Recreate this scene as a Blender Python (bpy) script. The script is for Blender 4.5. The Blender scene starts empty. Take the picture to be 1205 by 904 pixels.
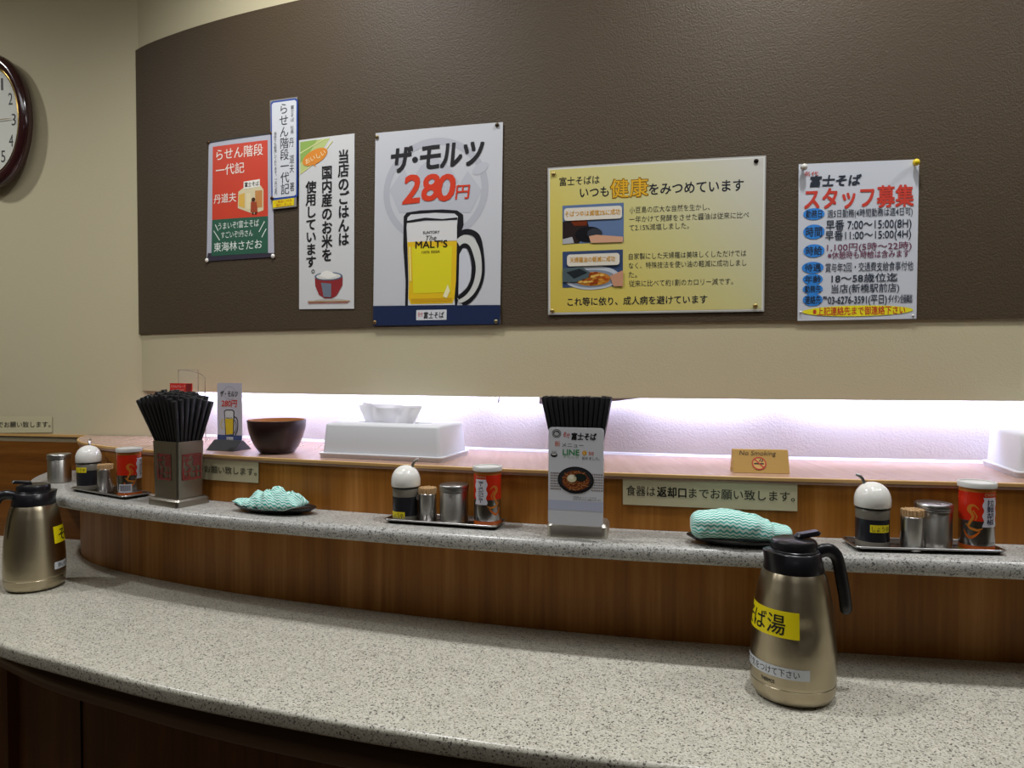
import bpy, bmesh, math, random
from mathutils import Vector, Matrix, Quaternion, noise
from bisect import bisect_right
random.seed(7)
scene = bpy.context.scene
COL = scene.collection
PI = math.pi

# ------------------------------------------------------------------ camera
W_PX, H_PX, F_PX = 1205, 904, 836.0
EYE = 1.25
PITCH = math.atan((452 - 433) / F_PX)
cam = bpy.data.cameras.new('camera')
cam.sensor_fit = 'HORIZONTAL'; cam.sensor_width = 36.0
cam.lens = F_PX / W_PX * 36.0
cam.clip_start = 0.02
cam_o = bpy.data.objects.new('camera', cam); COL.objects.link(cam_o)
cam_o.location = (0, 0, EYE)
cam_o.rotation_euler = (PI / 2 - PITCH, 0, 0)
scene.camera = cam_o

# ------------------------------------------------------------------ world, lights, exposure
scene.view_settings.view_transform = 'Standard'
scene.view_settings.look = 'None'
scene.view_settings.exposure = 0.06
scene.view_settings.gamma = 1.0
scene.view_settings.use_curve_mapping = False
try:
    scene.cycles.use_denoising = True
    scene.cycles.max_bounces = 8
    scene.cycles.sample_clamp_indirect = 4.0
except Exception:
    pass
world = bpy.data.worlds.new('world'); scene.world = world
world.use_nodes = True
world.node_tree.nodes['Background'].inputs[0].default_value = (0.9, 0.85, 0.75, 1)
world.node_tree.nodes['Background'].inputs[1].default_value = 0.05

def spot(name, loc, target, watts, size_deg, blend, radius, color):
    l = bpy.data.lights.new(name, 'SPOT')
    l.energy = watts; l.spot_size = math.radians(size_deg); l.spot_blend = blend
    l.shadow_soft_size = radius; l.color = color
    o = bpy.data.objects.new(name, l); COL.objects.link(o)
    o.location = loc
    o.rotation_euler = (Vector(target) - Vector(loc)).to_track_quat('-Z', 'Y').to_euler()
    return o

def area(name, loc, target, watts, sx, sy, color):
    l = bpy.data.lights.new(name, 'AREA'); l.shape = 'RECTANGLE'
    l.size = sx; l.size_y = sy; l.energy = watts; l.color = color
    o = bpy.data.objects.new(name, l); COL.objects.link(o)
    o.location = loc
    o.rotation_euler = (Vector(target) - Vector(loc)).to_track_quat('-Z', 'Y').to_euler()
    return o

WARM = (0.97, 0.985, 1.0)
spot('downlight', (-1.95, 1.25, 2.46), (-1.85, 1.30, 0.8), 38, 154, 1.0, 0.045, WARM)
spot('downlight', (-0.52, 1.14, 2.46), (-0.52, 1.14, 0.8), 40, 142, 0.95, 0.045, WARM)
spot('downlight', (0.45, 0.92, 2.46), (0.45, 0.92, 0.8), 37, 142, 0.95, 0.045, WARM)
spot('downlight', (1.50, 0.72, 2.46), (1.50, 0.72, 0.8), 33, 142, 0.95, 0.045, WARM)
area('ceiling_fill', (-1.3, 0.60, 2.46), (-1.3, 0.62, 0), 6, 1.2, 0.4, WARM)  # unseen broad lights, added under the ceiling as general fill
area('ceiling_fill', (0.7, 0.45, 2.46), (0.7, 0.47, 0), 6, 1.2, 0.4, WARM)
area('ceiling_fill', (-0.3, -1.8, 2.46), (-0.3, -1.7, 0), 2, 1.2, 0.4, WARM)

LED_STRENGTH = 50.0
LED_COLOR = (0.56, 0.60, 1.0)

# ------------------------------------------------------------------ small helpers
def lin(c):
    c = c / 255.0
    return c / 12.92 if c <= 0.04045 else ((c + 0.055) / 1.055) ** 2.4
def rgb(h):
    h = h.lstrip('#')
    return (lin(int(h[0:2], 16)), lin(int(h[2:4], 16)), lin(int(h[4:6], 16)), 1.0)

MATS = {}
def mat(name, color, rough=0.5, metal=0.0, spec=0.5, coat=0.0, trans=0.0, ior=1.45, alpha=1.0, bump=None, sheen=0.0):
    if name in MATS: return MATS[name]
    m = bpy.data.materials.new(name); m.use_nodes = True
    nt = m.node_tree; b = nt.nodes['Principled BSDF']
    b.inputs['Base Color'].default_value = rgb(color) if isinstance(color, str) else color
    b.inputs['Roughness'].default_value = rough
    b.inputs['Metallic'].default_value = metal
    b.inputs['Specular IOR Level'].default_value = spec
    b.inputs['Coat Weight'].default_value = coat
    b.inputs['Coat Roughness'].default_value = 0.08
    b.inputs['Transmission Weight'].default_value = trans
    b.inputs['IOR'].default_value = ior
    b.inputs['Alpha'].default_value = alpha
    if sheen: b.inputs['Sheen Weight'].default_value = sheen
    if bump:
        sc, st, dist = bump
        tc = nt.nodes.new('ShaderNodeTexCoord'); n = nt.nodes.new('ShaderNodeTexNoise')
        n.inputs['Scale'].default_value = sc; n.inputs['Detail'].default_value = 3
        nt.links.new(tc.outputs['Object'], n.inputs['Vector'])
        bp = nt.nodes.new('ShaderNodeBump'); bp.inputs['Strength'].default_value = st
        bp.inputs['Distance'].default_value = dist
        nt.links.new(n.outputs['Fac'], bp.inputs['Height'])
        nt.links.new(bp.outputs['Normal'], b.inputs['Normal'])
    MATS[name] = m
    return m

def ramp(nt, fac, stops):
    r = nt.nodes.new('ShaderNodeValToRGB')
    el = r.color_ramp.elements
    while len(el) < len(stops): el.new(0.5)
    for e, (p, c) in zip(el, stops):
        e.position = p; e.color = rgb(c) if isinstance(c, str) else c
    nt.links.new(fac, r.inputs['Fac'])
    return r

def wood_mat(name, dark, mid, light, su, sv, bands, rough=0.42, coat=0.0):
    """grain runs along UV v; u counts metres across"""
    m = bpy.data.materials.new(name); m.use_nodes = True
    nt = m.node_tree; b = nt.nodes['Principled BSDF']
    tc = nt.nodes.new('ShaderNodeTexCoord')
    def mapped(x, y):
        mp = nt.nodes.new('ShaderNodeMapping'); mp.inputs['Scale'].default_value = (x, y, 1)
        nt.links.new(tc.outputs['UV'], mp.inputs['Vector']); return mp.outputs['Vector']
    n1 = nt.nodes.new('ShaderNodeTexNoise'); n1.inputs['Scale'].default_value = 1; n1.inputs['Detail'].default_value = 6
    n1.inputs['Roughness'].default_value = 0.65; n1.inputs['Distortion'].default_value = 0.4
    nt.links.new(mapped(su, sv), n1.inputs['Vector'])
    n2 = nt.nodes.new('ShaderNodeTexNoise'); n2.inputs['Scale'].default_value = 1; n2.inputs['Detail'].default_value = 2
    nt.links.new(mapped(bands, 0.25), n2.inputs['Vector'])
    n3 = nt.nodes.new('ShaderNodeTexNoise'); n3.inputs['Scale'].default_value = 1; n3.inputs['Detail'].default_value = 4
    nt.links.new(mapped(su * 5, sv * 2), n3.inputs['Vector'])
    mx = nt.nodes.new('ShaderNodeMix'); mx.data_type = 'FLOAT'; mx.inputs[0].default_value = 0.5
    nt.links.new(n1.outputs['Fac'], mx.inputs[2]); nt.links.new(n2.outputs['Fac'], mx.inputs[3])
    mx2 = nt.nodes.new('ShaderNodeMix'); mx2.data_type = 'FLOAT'; mx2.inputs[0].default_value = 0.22
    nt.links.new(mx.outputs[0], mx2.inputs[2]); nt.links.new(n3.outputs['Fac'], mx2.inputs[3])
    r = ramp(nt, mx2.outputs[0], [(0.36, dark), (0.5, mid), (0.64, light)])
    nt.links.new(r.outputs['Color'], b.inputs['Base Color'])
    b.inputs['Roughness'].default_value = rough; b.inputs['Coat Weight'].default_value = coat; b.inputs['Specular IOR Level'].default_value = 0.3
    b.inputs['Coat Roughness'].default_value = 0.2
    MATS[name] = m
    return m

def granite_mat(name, base, light, tan, dark, sc, rough):
    m = bpy.data.materials.new(name); m.use_nodes = True
    nt = m.node_tree; b = nt.nodes['Principled BSDF']
    tc = nt.nodes.new('ShaderNodeTexCoord')
    def vor(scale, off):
        mp = nt.nodes.new('ShaderNodeMapping'); mp.inputs['Location'].default_value = (off, off * 2, off * 3)
        nt.links.new(tc.outputs['Object'], mp.inputs['Vector'])
        v = nt.nodes.new('ShaderNodeTexVoronoi'); v.inputs['Scale'].default_value = scale
        nt.links.new(mp.outputs['Vector'], v.inputs['Vector'])
        bw = nt.nodes.new('ShaderNodeSeparateColor'); nt.links.new(v.outputs['Color'], bw.inputs[0])
        return bw.outputs[0], bw.outputs[1]
    a1, a2 = vor(sc, 0.0)
    r1 = ramp(nt, a1, [(0.0, dark), (0.06, dark), (0.07, tan), (0.30, tan), (0.31, base), (0.72, base), (0.73, light), (1.0, light)])
    r1.color_ramp.interpolation = 'CONSTANT'
    c1, c2 = vor(sc * 0.8, 3.1)
    r2 = ramp(nt, c1, [(0.0, (0, 0, 0, 1)), (0.965, (0, 0, 0, 1)), (0.97, (1, 1, 1, 1))]); r2.color_ramp.interpolation = 'CONSTANT'
    mx = nt.nodes.new('ShaderNodeMix'); mx.data_type = 'RGBA'
    nt.links.new(r2.outputs['Color'], mx.inputs[0])
    nt.links.new(r1.outputs['Color'], mx.inputs[6]); mx.inputs[7].default_value = rgb(dark)
    nz = nt.nodes.new('ShaderNodeTexNoise'); nz.inputs['Scale'].default_value = 40; nz.inputs['Detail'].default_value = 3
    nt.links.new(tc.outputs['Object'], nz.inputs['Vector'])
    rr = ramp(nt, nz.outputs['Fac'], [(0.3, (0.90, 0.90, 0.90, 1)), (0.7, (1, 1, 1, 1))])
    mu = nt.nodes.new('ShaderNodeMix'); mu.data_type = 'RGBA'; mu.blend_type = 'MULTIPLY'; mu.inputs[0].default_value = 1
    nt.links.new(mx.outputs[2], mu.inputs[6]); nt.links.new(rr.outputs['Color'], mu.inputs[7])
    nt.links.new(mu.outputs[2], b.inputs['Base Color'])
    b.inputs['Roughness'].default_value = rough
    MATS[name] = m
    return m

def link(name, data, parent=None):
    o = bpy.data.objects.new(name, data); COL.objects.link(o)
    if parent is not None: o.parent = parent
    return o
def tag(o, label=None, cat=None, group=None, kind=None):
    if label: o['label'] = label
    if cat: o['category'] = cat
    if group: o['group'] = group
    if kind: o['kind'] = kind
    return o
def empty(name, loc, rz=0.0, label=None, cat=None, group=None):
    o = bpy.data.objects.new(name, None); COL.objects.link(o)
    o.location = loc; o.rotation_euler = (0, 0, rz); o.empty_display_size = 0.02
    return tag(o, label, cat, group)
def obj(name, bm, mats, parent=None, smooth=None, recalc=True):
    if recalc: bmesh.ops.recalc_face_normals(bm, faces=bm.faces[:])
    me = bpy.data.meshes.new(name); bm.to_mesh(me); bm.free()
    for m in (mats if isinstance(mats, (list, tuple)) else [mats]): me.materials.append(m)
    o = link(name, me, parent)
    if smooth is not None:
        for p in me.polygons: p.use_smooth = True
        if smooth < 179:
            try: me.set_sharp_from_angle(angle=math.radians(smooth))
            except Exception: pass
    return o

def lathe(prof, n=48, cap_bottom=True, cap_top=True, bm=None, sx=1.0, sy=1.0, mi=0):
    bm = bm or bmesh.new(); rings = []
    for r, z in prof:
        if r < 1e-6: rings.append([bm.verts.new((0, 0, z))])
        else: rings.append([bm.verts.new((r * sx * math.cos(2 * PI * i / n), r * sy * math.sin(2 * PI * i / n), z)) for i in range(n)])
    for a, b in zip(rings, rings[1:]):
        for i in range(n):
            j = (i + 1) % n
            if len(a) == 1 and len(b) == 1: continue
            if len(a) == 1: f = bm.faces.new((a[0], b[j], b[i]))
            elif len(b) == 1: f = bm.faces.new((a[i], a[j], b[0]))
            else: f = bm.faces.new((a[i], a[j], b[j], b[i]))
            f.material_index = mi
    if cap_bottom and len(rings[0]) > 1: bm.faces.new(rings[0]).material_index = mi
    if cap_top and len(rings[-1]) > 1: bm.faces.new(rings[-1]).material_index = mi
    return bm

def rrect(w, d, r, n=5, cx=0.0, cy=0.0):
    pts = []
    for (sx, sy, a0) in ((1, -1, -PI / 2), (1, 1, 0), (-1, 1, PI / 2), (-1, -1, PI)):
        for i in range(n + 1):
            a = a0 + (PI / 2) * i / n
            pts.append((cx + sx * (w / 2 - r) + r * math.cos(a), cy + sy * (d / 2 - r) + r * math.sin(a)))
    return pts
def loft(loops, cap0=True, cap1=True, bm=None, mi=0):
    bm = bm or bmesh.new(); R = []
    for pts, z in loops: R.append([bm.verts.new((x, y, z)) for x, y in pts])
    n = len(R[0])
    for a, b in zip(R, R[1:]):
        for i in range(n):
            j = (i + 1) % n
            bm.faces.new((a[i], a[j], b[j], b[i])).material_index = mi
    if cap0: bm.faces.new(R[0]).material_index = mi
    if cap1: bm.faces.new(R[-1]).material_index = mi
    return bm
def tube(pts, rad, n=10, bm=None, flat=1.0, up=None, cap=True):
    """sweeps a circle (or an ellipse, flat = second axis factor) along pts"""
    bm = bm or bmesh.new(); pts = [Vector(p) for p in pts]; rings = []
    ref = Vector(up) if up else Vector((0, 0, 1))
    for i, p in enumerate(pts):
        t = (pts[min(i + 1, len(pts) - 1)] - pts[max(i - 1, 0)]).normalized()
        a = t.cross(ref)
        if a.length < 1e-3: a = t.cross(Vector((1, 0, 0)))
        a.normalize(); b = a.cross(t).normalized()
        r = rad[i] if isinstance(rad, (list, tuple)) else rad
        rings.append([bm.verts.new(p + a * (r * math.cos(2 * PI * k / n)) + b * (r * flat * math.sin(2 * PI * k / n))) for k in range(n)])
    for A, B in zip(rings, rings[1:]):
        for k in range(n):
            l = (k + 1) % n
            bm.faces.new((A[k], A[l], B[l], B[k]))
    if cap: bm.faces.new(rings[0]); bm.faces.new(rings[-1])
    return bm
def bez(p0, p1, p2, p3, n=12):
    out = []
    for i in range(n + 1):
        t = i / n; q = 1 - t
        out.append(tuple(q**3 * a + 3 * q*q*t * b + 3 * q*t*t * c + t**3 * d for a, b, c, d in zip(p0, p1, p2, p3)))
    return out

# ------------------------------------------------------------------ plan curves (x, y in metres, camera over the origin)
class Curve:
    def __init__(self, ctrl, step=0.008):
        P = [Vector(p) for p in ctrl]
        P = [P[0] * 2 - P[1]] + P + [P[-1] * 2 - P[-2]]
        pts = []
        for i in range(1, len(P) - 2):
            a, b, c, d = P[i - 1:i + 3]
            # centripetal Catmull-Rom
            t0 = 0.0; t1 = t0 + (b - a).length ** 0.5; t2 = t1 + (c - b).length ** 0.5; t3 = t2 + (d - c).length ** 0.5
            n = max(3, int((c - b).length / step))
            for k in range(n):
                t = t1 + (t2 - t1) * k / n
                A1 = a * ((t1 - t) / (t1 - t0)) + b * ((t - t0) / (t1 - t0))
                A2 = b * ((t2 - t) / (t2 - t1)) + c * ((t - t1) / (t2 - t1))
                A3 = c * ((t3 - t) / (t3 - t2)) + d * ((t - t2) / (t3 - t2))
                B1 = A1 * ((t2 - t) / (t2 - t0)) + A2 * ((t - t0) / (t2 - t0))
                B2 = A2 * ((t3 - t) / (t3 - t1)) + A3 * ((t - t1) / (t3 - t1))
                pts.append(B1 * ((t2 - t) / (t2 - t1)) + B2 * ((t - t1) / (t2 - t1)))
        pts.append(P[-2].copy())
        # light smoothing
        for _ in range(60):
            q = [p.copy() for p in pts]
            for i in range(1, len(pts) - 1): q[i] = pts[i] * 0.5 + (pts[i - 1] + pts[i + 1]) * 0.25
            pts = q
        self.p = pts
        self.s = [0.0]
        for a, b in zip(pts, pts[1:]): self.s.append(self.s[-1] + (b - a).length)
        self.L = self.s[-1]
        self.n = []
        for i in range(len(pts)):
            t = (pts[min(i + 2, len(pts) - 1)] - pts[max(i - 2, 0)]).normalized()
            self.n.append(Vector((t.y, -t.x)))          # points to the customer side (curve runs left to right)
    def at(self, s):
        s = min(max(s, 0.0), self.L)
        i = min(max(bisect_right(self.s, s) - 1, 0), len(self.p) - 2)
        f = (s - self.s[i]) / (self.s[i + 1] - self.s[i])
        return self.p[i].lerp(self.p[i + 1], f), self.n[i].lerp(self.n[i + 1], f).normalized()
    def hit(self, px, py):
        """arc length and height where a sight line from the eye meets the upright surface on this curve"""
        x = (px - W_PX / 2) / F_PX; yv = -(py - H_PX / 2) / F_PX
        r = Vector((x, math.cos(PITCH) + yv * math.sin(PITCH), -math.sin(PITCH) + yv * math.cos(PITCH)))
        for i in range(len(self.p) - 1, 0, -1):
            a, b = self.p[i], self.p[i - 1]
            fa = a.x * r.y - a.y * r.x; fb = b.x * r.y - b.y * r.x
            if fa * fb <= 0 and fa != fb:
                f = fa / (fa - fb); q = a.lerp(b, f)
                return self.s[i] + (self.s[i - 1] - self.s[i]) * f, EYE + r.z * (q.y / r.y)
        raise ValueError((px, py))
def at(px, py, z):
    """the point on the level z seen along a sight line from the eye"""
    x = (px - W_PX / 2) / F_PX; yv = -(py - H_PX / 2) / F_PX
    r = Vector((x, math.cos(PITCH) + yv * math.sin(PITCH), -math.sin(PITCH) + yv * math.cos(PITCH)))
    t = (z - EYE) / r.z
    return Vector((r.x * t, r.y * t, z))

Z_COUNTER, Z_SHELF, Z_LEDGE = EYE - 0.445, EYE - 0.2655, EYE - 0.1727
Z_BAND, Z_BROWN0, Z_BROWN1, Z_CEIL = EYE - 0.0575, EYE + 0.0848, EYE + 0.795, 2.5
R_END = 3.0
PANEL = Curve([(-1.10, 1.86), (-1.085, 1.79), (-1.042, 1.70), (-0.975, 1.625), (-0.88, 1.557), (-0.735, 1.480), (-0.55, 1.396), (-0.32, 1.314),
               (-0.005, 1.215), (0.25, 1.152), (0.476, 1.108), (0.77, 1.061), (1.3, 0.99), (1.9, 0.94), (R_END, 0.87)])
BAND = Curve([(-0.985, 1.845), (-0.972, 1.825), (-0.94, 1.795), (-0.893, 1.765), (-0.806, 1.714), (-0.726, 1.672), (-0.633, 1.628), (-0.536, 1.588), (-0.44, 1.55), (-0.31, 1.50),
              (0.03, 1.393), (0.43, 1.298), (0.88, 1.222), (1.3, 1.163), (1.9, 1.105), (R_END, 1.03)])
NICHE = Curve([(-0.90, 1.835), (-0.80, 1.803), (-0.68, 1.758), (-0.487, 1.676), (-0.076, 1.501), (0.42, 1.36), (0.572, 1.331), (0.844, 1.287), (1.3, 1.228), (1.9, 1.17), (R_END, 1.095)])
FRONT = Curve([(-1.78, 1.97), (-1.62, 1.78), (-1.30, 1.46), (-1.02, 1.257), (-0.825, 1.135), (-0.672, 1.064), (-0.535, 1.001), (-0.392, 0.945), (-0.289, 0.909), (-0.194, 0.878),
               (-0.002, 0.824), (0.151, 0.79), (0.5, 0.728), (0.9, 0.672), (1.9, 0.565), (R_END, 0.49)])
LEFT = Curve([(-3.4, 2.24), (-1.352, 1.872), (-0.83, 1.778)], step=0.05)

def sweep(cv, prof, s0=0.0, s1=None, step=0.02, bm=None, close=False, cap=True, mi=0):
    """sweeps a profile of (outward offset, height) along a plan curve; uv = (arc length, profile length)"""
    bm = bm or bmesh.new(); uvl = bm.loops.layers.uv.verify()
    s1 = cv.L if s1 is None else s1
    n = max(2, int((s1 - s0) / step)); rows = []
    acc = [0.0]
    pr = list(prof) + ([prof[0]] if close else [])
    for a, b in zip(pr, pr[1:]): acc.append(acc[-1] + math.hypot(a[0] - b[0], a[1] - b[1]))
    for k in range(n + 1):
        s = s0 + (s1 - s0) * k / n; p, nn = cv.at(s)
        rows.append((s, [bm.verts.new((p.x + nn.x * o, p.y + nn.y * o, z)) for o, z in prof]))
    m = len(prof)
    for (sa, A), (sb, B) in zip(rows, rows[1:]):
        for i in range(m if close else m - 1):
            j = (i + 1) % m
            f = bm.faces.new((A[i], B[i], B[j], A[j])); f.material_index = mi
            for l, uv in zip(f.loops, ((sa, acc[i]), (sb, acc[i]), (sb, acc[i + 1]), (sa, acc[i + 1]))): l[uvl].uv = uv
    if close and cap:
        bm.faces.new(rows[0][1]).material_index = mi; bm.faces.new(rows[-1][1]).material_index = mi
    return bm

def between(ca, cb, prof, n=150, bm=None):
    """strip from curve cb (inner) over curve ca (outer); prof of (fraction or outer offset, height): ('t', f, z) or ('o', off, z)"""
    bm = bm or bmesh.new(); uvl = bm.loops.layers.uv.verify(); rows = []
    for k in range(n + 1):
        pa, na = ca.at(ca.L * k / n); pb, nb = cb.at(cb.L * k / n); r = []
        for kind, f, z in prof:
            q = pb.lerp(pa, f) if kind == 't' else pa + na * f
            r.append(bm.verts.new((q.x, q.y, z)))
        rows.append(r)
    for A, B in zip(rows, rows[1:]):
        for i in range(len(prof)):
            j = (i + 1) % len(prof)
            f = bm.faces.new((A[i], B[i], B[j], A[j]))
            for l in f.loops: l[uvl].uv = (l.vert.co.x, l.vert.co.y)
    bm.faces.new(rows[0]); bm.faces.new(rows[-1])
    return bm

# ------------------------------------------------------------------ setting materials
M_CREAM = mat('cream_wallpaper', '#beb494', 0.75, spec=0.3, bump=(320, 0.15, 0.002))
M_BROWN = mat('brown_wallcovering', '#473a29', 0.55, spec=0.35, bump=(320, 0.4, 0.003))
M_NICHE = mat('niche_wallpaper', '#cdc6bc', 0.7, spec=0.3, bump=(260, 0.4, 0.002))
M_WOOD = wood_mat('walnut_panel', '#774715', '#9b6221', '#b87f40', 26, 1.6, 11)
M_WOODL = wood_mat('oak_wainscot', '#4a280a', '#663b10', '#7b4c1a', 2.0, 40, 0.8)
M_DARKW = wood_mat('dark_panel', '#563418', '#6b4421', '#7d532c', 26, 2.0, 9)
M_LEDGE = wood_mat('ledge_laminate', '#a18070', '#ab8b7a', '#b59685', 2.5, 60, 2, rough=0.25, coat=0.3)
M_EDGE = mat('ledge_edge_band', '#c2995f', 0.4)
M_GRANITE = granite_mat('speckled_counter', '#c5c1b2', '#cfcbbd', '#aba797', '#66625a', 560, 0.28)
M_GRANITE2 = granite_mat('speckled_shelf', '#aeaca6', '#bab8b2', '#96948d', '#5c5a56', 560, 0.3)
M_FLOOR = mat('floor_tile', '#5a4c3e', 0.4)
M_CEIL = mat('ceiling_paint', '#cfc8b6', 0.8)
M_CAULK = mat('white_caulk', '#d9d4cc', 0.5)

# ------------------------------------------------------------------ room
def slab(name, x0, y0, z0, x1, y1, z1, m):
    bm = bmesh.new()
    loft([([(x0, y0), (x1, y0), (x1, y1), (x0, y1)], z0), ([(x0, y0), (x1, y0), (x1, y1), (x0, y1)], z1)], bm=bm)
    return tag(obj(name, bm, m), kind='structure')
slab('floor', -3.6, -2.6, -0.05, 3.2, 2.6, 0.0, M_FLOOR)
slab('ceiling', -3.6, -2.6, Z_CEIL, 3.2, 2.6, Z_CEIL + 0.05, M_CEIL)
slab('wall_back', -3.6, -2.65, 0, 3.2, -2.55, Z_CEIL, mat('dark_dining_wall', '#6e5a44', 0.7))
slab('wall_right', 3.08, -2.6, 0, 3.2, 2.6, Z_CEIL, M_CREAM)
slab('wall_far_left', -3.6, -2.6, 0, -3.5, 2.6, Z_CEIL, M_CREAM)
bm = sweep(LEFT, [(0, Z_LEDGE - 0.02), (0, Z_CEIL), (-0.06, Z_CEIL), (-0.06, Z_LEDGE - 0.02)], close=True, step=0.2)
tag(obj('wall_left', bm, M_CREAM), kind='structure')
bm = sweep(LEFT, [(0.0, 0.0), (0.0, Z_LEDGE - 0.006), (-0.06, Z_LEDGE - 0.006), (-0.06, 0.0)], close=True, step=0.2)
tag(obj('trim_1', bm, M_WOODL), kind='structure')
bm = sweep(LEFT, [(0.003, Z_LEDGE - 0.006), (0.003, Z_LEDGE), (-0.055, Z_LEDGE), (-0.055, Z_LEDGE - 0.006)], close=True, step=0.2)
tag(obj('trim_2', bm, M_EDGE), kind='structure')
# curved wall above the niche: cream, hollow behind for the lights
bm = sweep(BAND, [(0, Z_BAND), (0, Z_CEIL), (-0.016, Z_CEIL), (-0.016, Z_BAND)], close=True)
tag(obj('wall_front', bm, M_CREAM), kind='structure')
bm = sweep(BAND, [(0.0, Z_BROWN0), (0.004, Z_BROWN0), (0.004, Z_BROWN1), (0.0, Z_BROWN1)], s0=0.012, close=True)
tag(obj('wall_covering', bm, M_BROWN), kind='structure')
bm = sweep(NICHE, [(0, Z_LEDGE - 0.009), (0, 1.30), (-0.03, 1.30), (-0.03, Z_LEDGE - 0.009)], close=True)
tag(obj('wall_niche', bm, M_NICHE), kind='structure')
bm = sweep(BAND, [(-0.016, 1.262), (-0.10, 1.262), (-0.10, 1.275), (-0.016, 1.275)], close=True)
tag(obj('trim_3', bm, M_NICHE), kind='structure')
bm = sweep(NICHE, [(0.0, Z_LEDGE), (0.0045, Z_LEDGE), (0.002, Z_LEDGE + 0.004), (0.0, Z_LEDGE + 0.005)], close=True)
tag(obj('trim_4', bm, M_CAULK), kind='structure')

# ------------------------------------------------------------------ counter
bm = sweep(PANEL, [(0.0, Z_COUNTER - 0.04), (0.0, Z_LEDGE - 0.0105), (-0.02, Z_LEDGE - 0.0105), (-0.02, Z_COUNTER - 0.04)], close=True)
tag(obj('backboard', bm, M_WOOD), 'curved walnut board rising behind the speckled counter up to the wooden ledge', 'panel')
def nose(r, z0, z1, n=5):
    o = []
    for i in range(n + 1):
        a = PI / 2 - (PI / 2) * i / n
        o.append((-r + r * math.cos(a), z1 - r + r * math.sin(a)))
    for i in range(n + 1):
        a = -(PI / 2) * i / n
        o.append((-r * 0.5 + r * 0.5 * math.cos(a), z0 + r * 0.5 + r * 0.5 * math.sin(a)))
    return o
prof = [('t', 0.003, Z_COUNTER), ('t', 0.5, Z_COUNTER), ('t', 0.85, Z_COUNTER)] + [('o', a, b) for a, b in nose(0.007, Z_COUNTER - 0.024, Z_COUNTER)] + [('t', 0.8, Z_COUNTER - 0.024), ('t', 0.003, Z_COUNTER - 0.024)]
tag(obj('countertop', between(FRONT, PANEL, prof), M_GRANITE, smooth=30), 'wide beige speckled stone countertop curving across the foreground', 'countertop')
SH = 0.104
pr = [(0.0008, Z_SHELF)] + [(SH + a, b) for a, b in nose(0.012, Z_SHELF - 0.026, Z_SHELF)] + [(0.0008, Z_SHELF - 0.026)]
tag(obj('counter_shelf', sweep(PANEL, pr, close=True), M_GRANITE2, smooth=30), 'narrow grey speckled stone shelf jutting from the walnut backboard', 'shelf')
# wooden ledge in the niche
led = empty('wooden_ledge', (0, 0, 0), 0, 'pinkish wood ledge under the lit niche, holding bowl and tissue boxes', 'ledge')
bm = bmesh.new(); rows = []; uvl = bm.loops.layers.uv.verify(); NL = 160
for k in range(NL + 1):
    pa, na = PANEL.at(PANEL.L * k / NL); q = pa + na * 0.003
    pb, nb = NICHE.at(NICHE.L * k / NL); pb = pb + nb * 0.0005
    if k == 0: pb = Vector((-0.95, 1.83))
    rows.append([bm.verts.new((q.x, q.y, z)) for z in (Z_LEDGE,)] + [bm.verts.new((pb.x, pb.y, Z_LEDGE)), bm.verts.new((pb.x, pb.y, Z_LEDGE - 0.01)), bm.verts.new((q.x, q.y, Z_LEDGE - 0.01))])
for A, B in zip(rows, rows[1:]):
    for i in range(4):
        f = bm.faces.new((A[i], B[i], B[(i + 1) % 4], A[(i + 1) % 4]))
        for l in f.loops: l[uvl].uv = (l.vert.co.y, l.vert.co.x)
obj('ledge_board', bm, M_LEDGE, led)
bm = sweep(PANEL, [(0.0008, Z_LEDGE - 0.0055), (0.0042, Z_LEDGE - 0.0055), (0.0042, Z_LEDGE - 0.0008), (0.003, Z_LEDGE + 0.0002), (0.0008, Z_LEDGE + 0.0002)], close=True)
obj('edge_band', bm, M_EDGE, led)
# below the counter
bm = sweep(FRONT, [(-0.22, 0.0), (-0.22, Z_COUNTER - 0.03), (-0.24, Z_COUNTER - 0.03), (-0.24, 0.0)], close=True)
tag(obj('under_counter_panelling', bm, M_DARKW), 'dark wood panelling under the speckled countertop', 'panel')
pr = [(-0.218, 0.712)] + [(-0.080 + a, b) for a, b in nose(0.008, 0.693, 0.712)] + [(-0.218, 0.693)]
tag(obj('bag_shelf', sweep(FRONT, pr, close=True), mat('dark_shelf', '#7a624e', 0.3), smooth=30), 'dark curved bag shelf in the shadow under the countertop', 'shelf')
def front_batten(s0, s1, z0, z1, off):
    return sweep(FRONT, [(off, z0), (off, z1), (-0.22, z1), (-0.22, z0)], s0=s0, s1=s1, close=True, step=0.01)
tag(obj('trim_5', front_batten(0.70, 0.745, 0.0, 0.692, -0.20), M_DARKW), kind='structure')
tag(obj('trim_6', front_batten(0.30, 0.70, 0.60, 0.612, -0.205), M_DARKW), kind='structure')
tag(obj('trim_7', front_batten(1.08, 1.083, 0.0, 0.692, -0.217), mat('seam_black', '#120a06', 0.8)), kind='structure')

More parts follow.
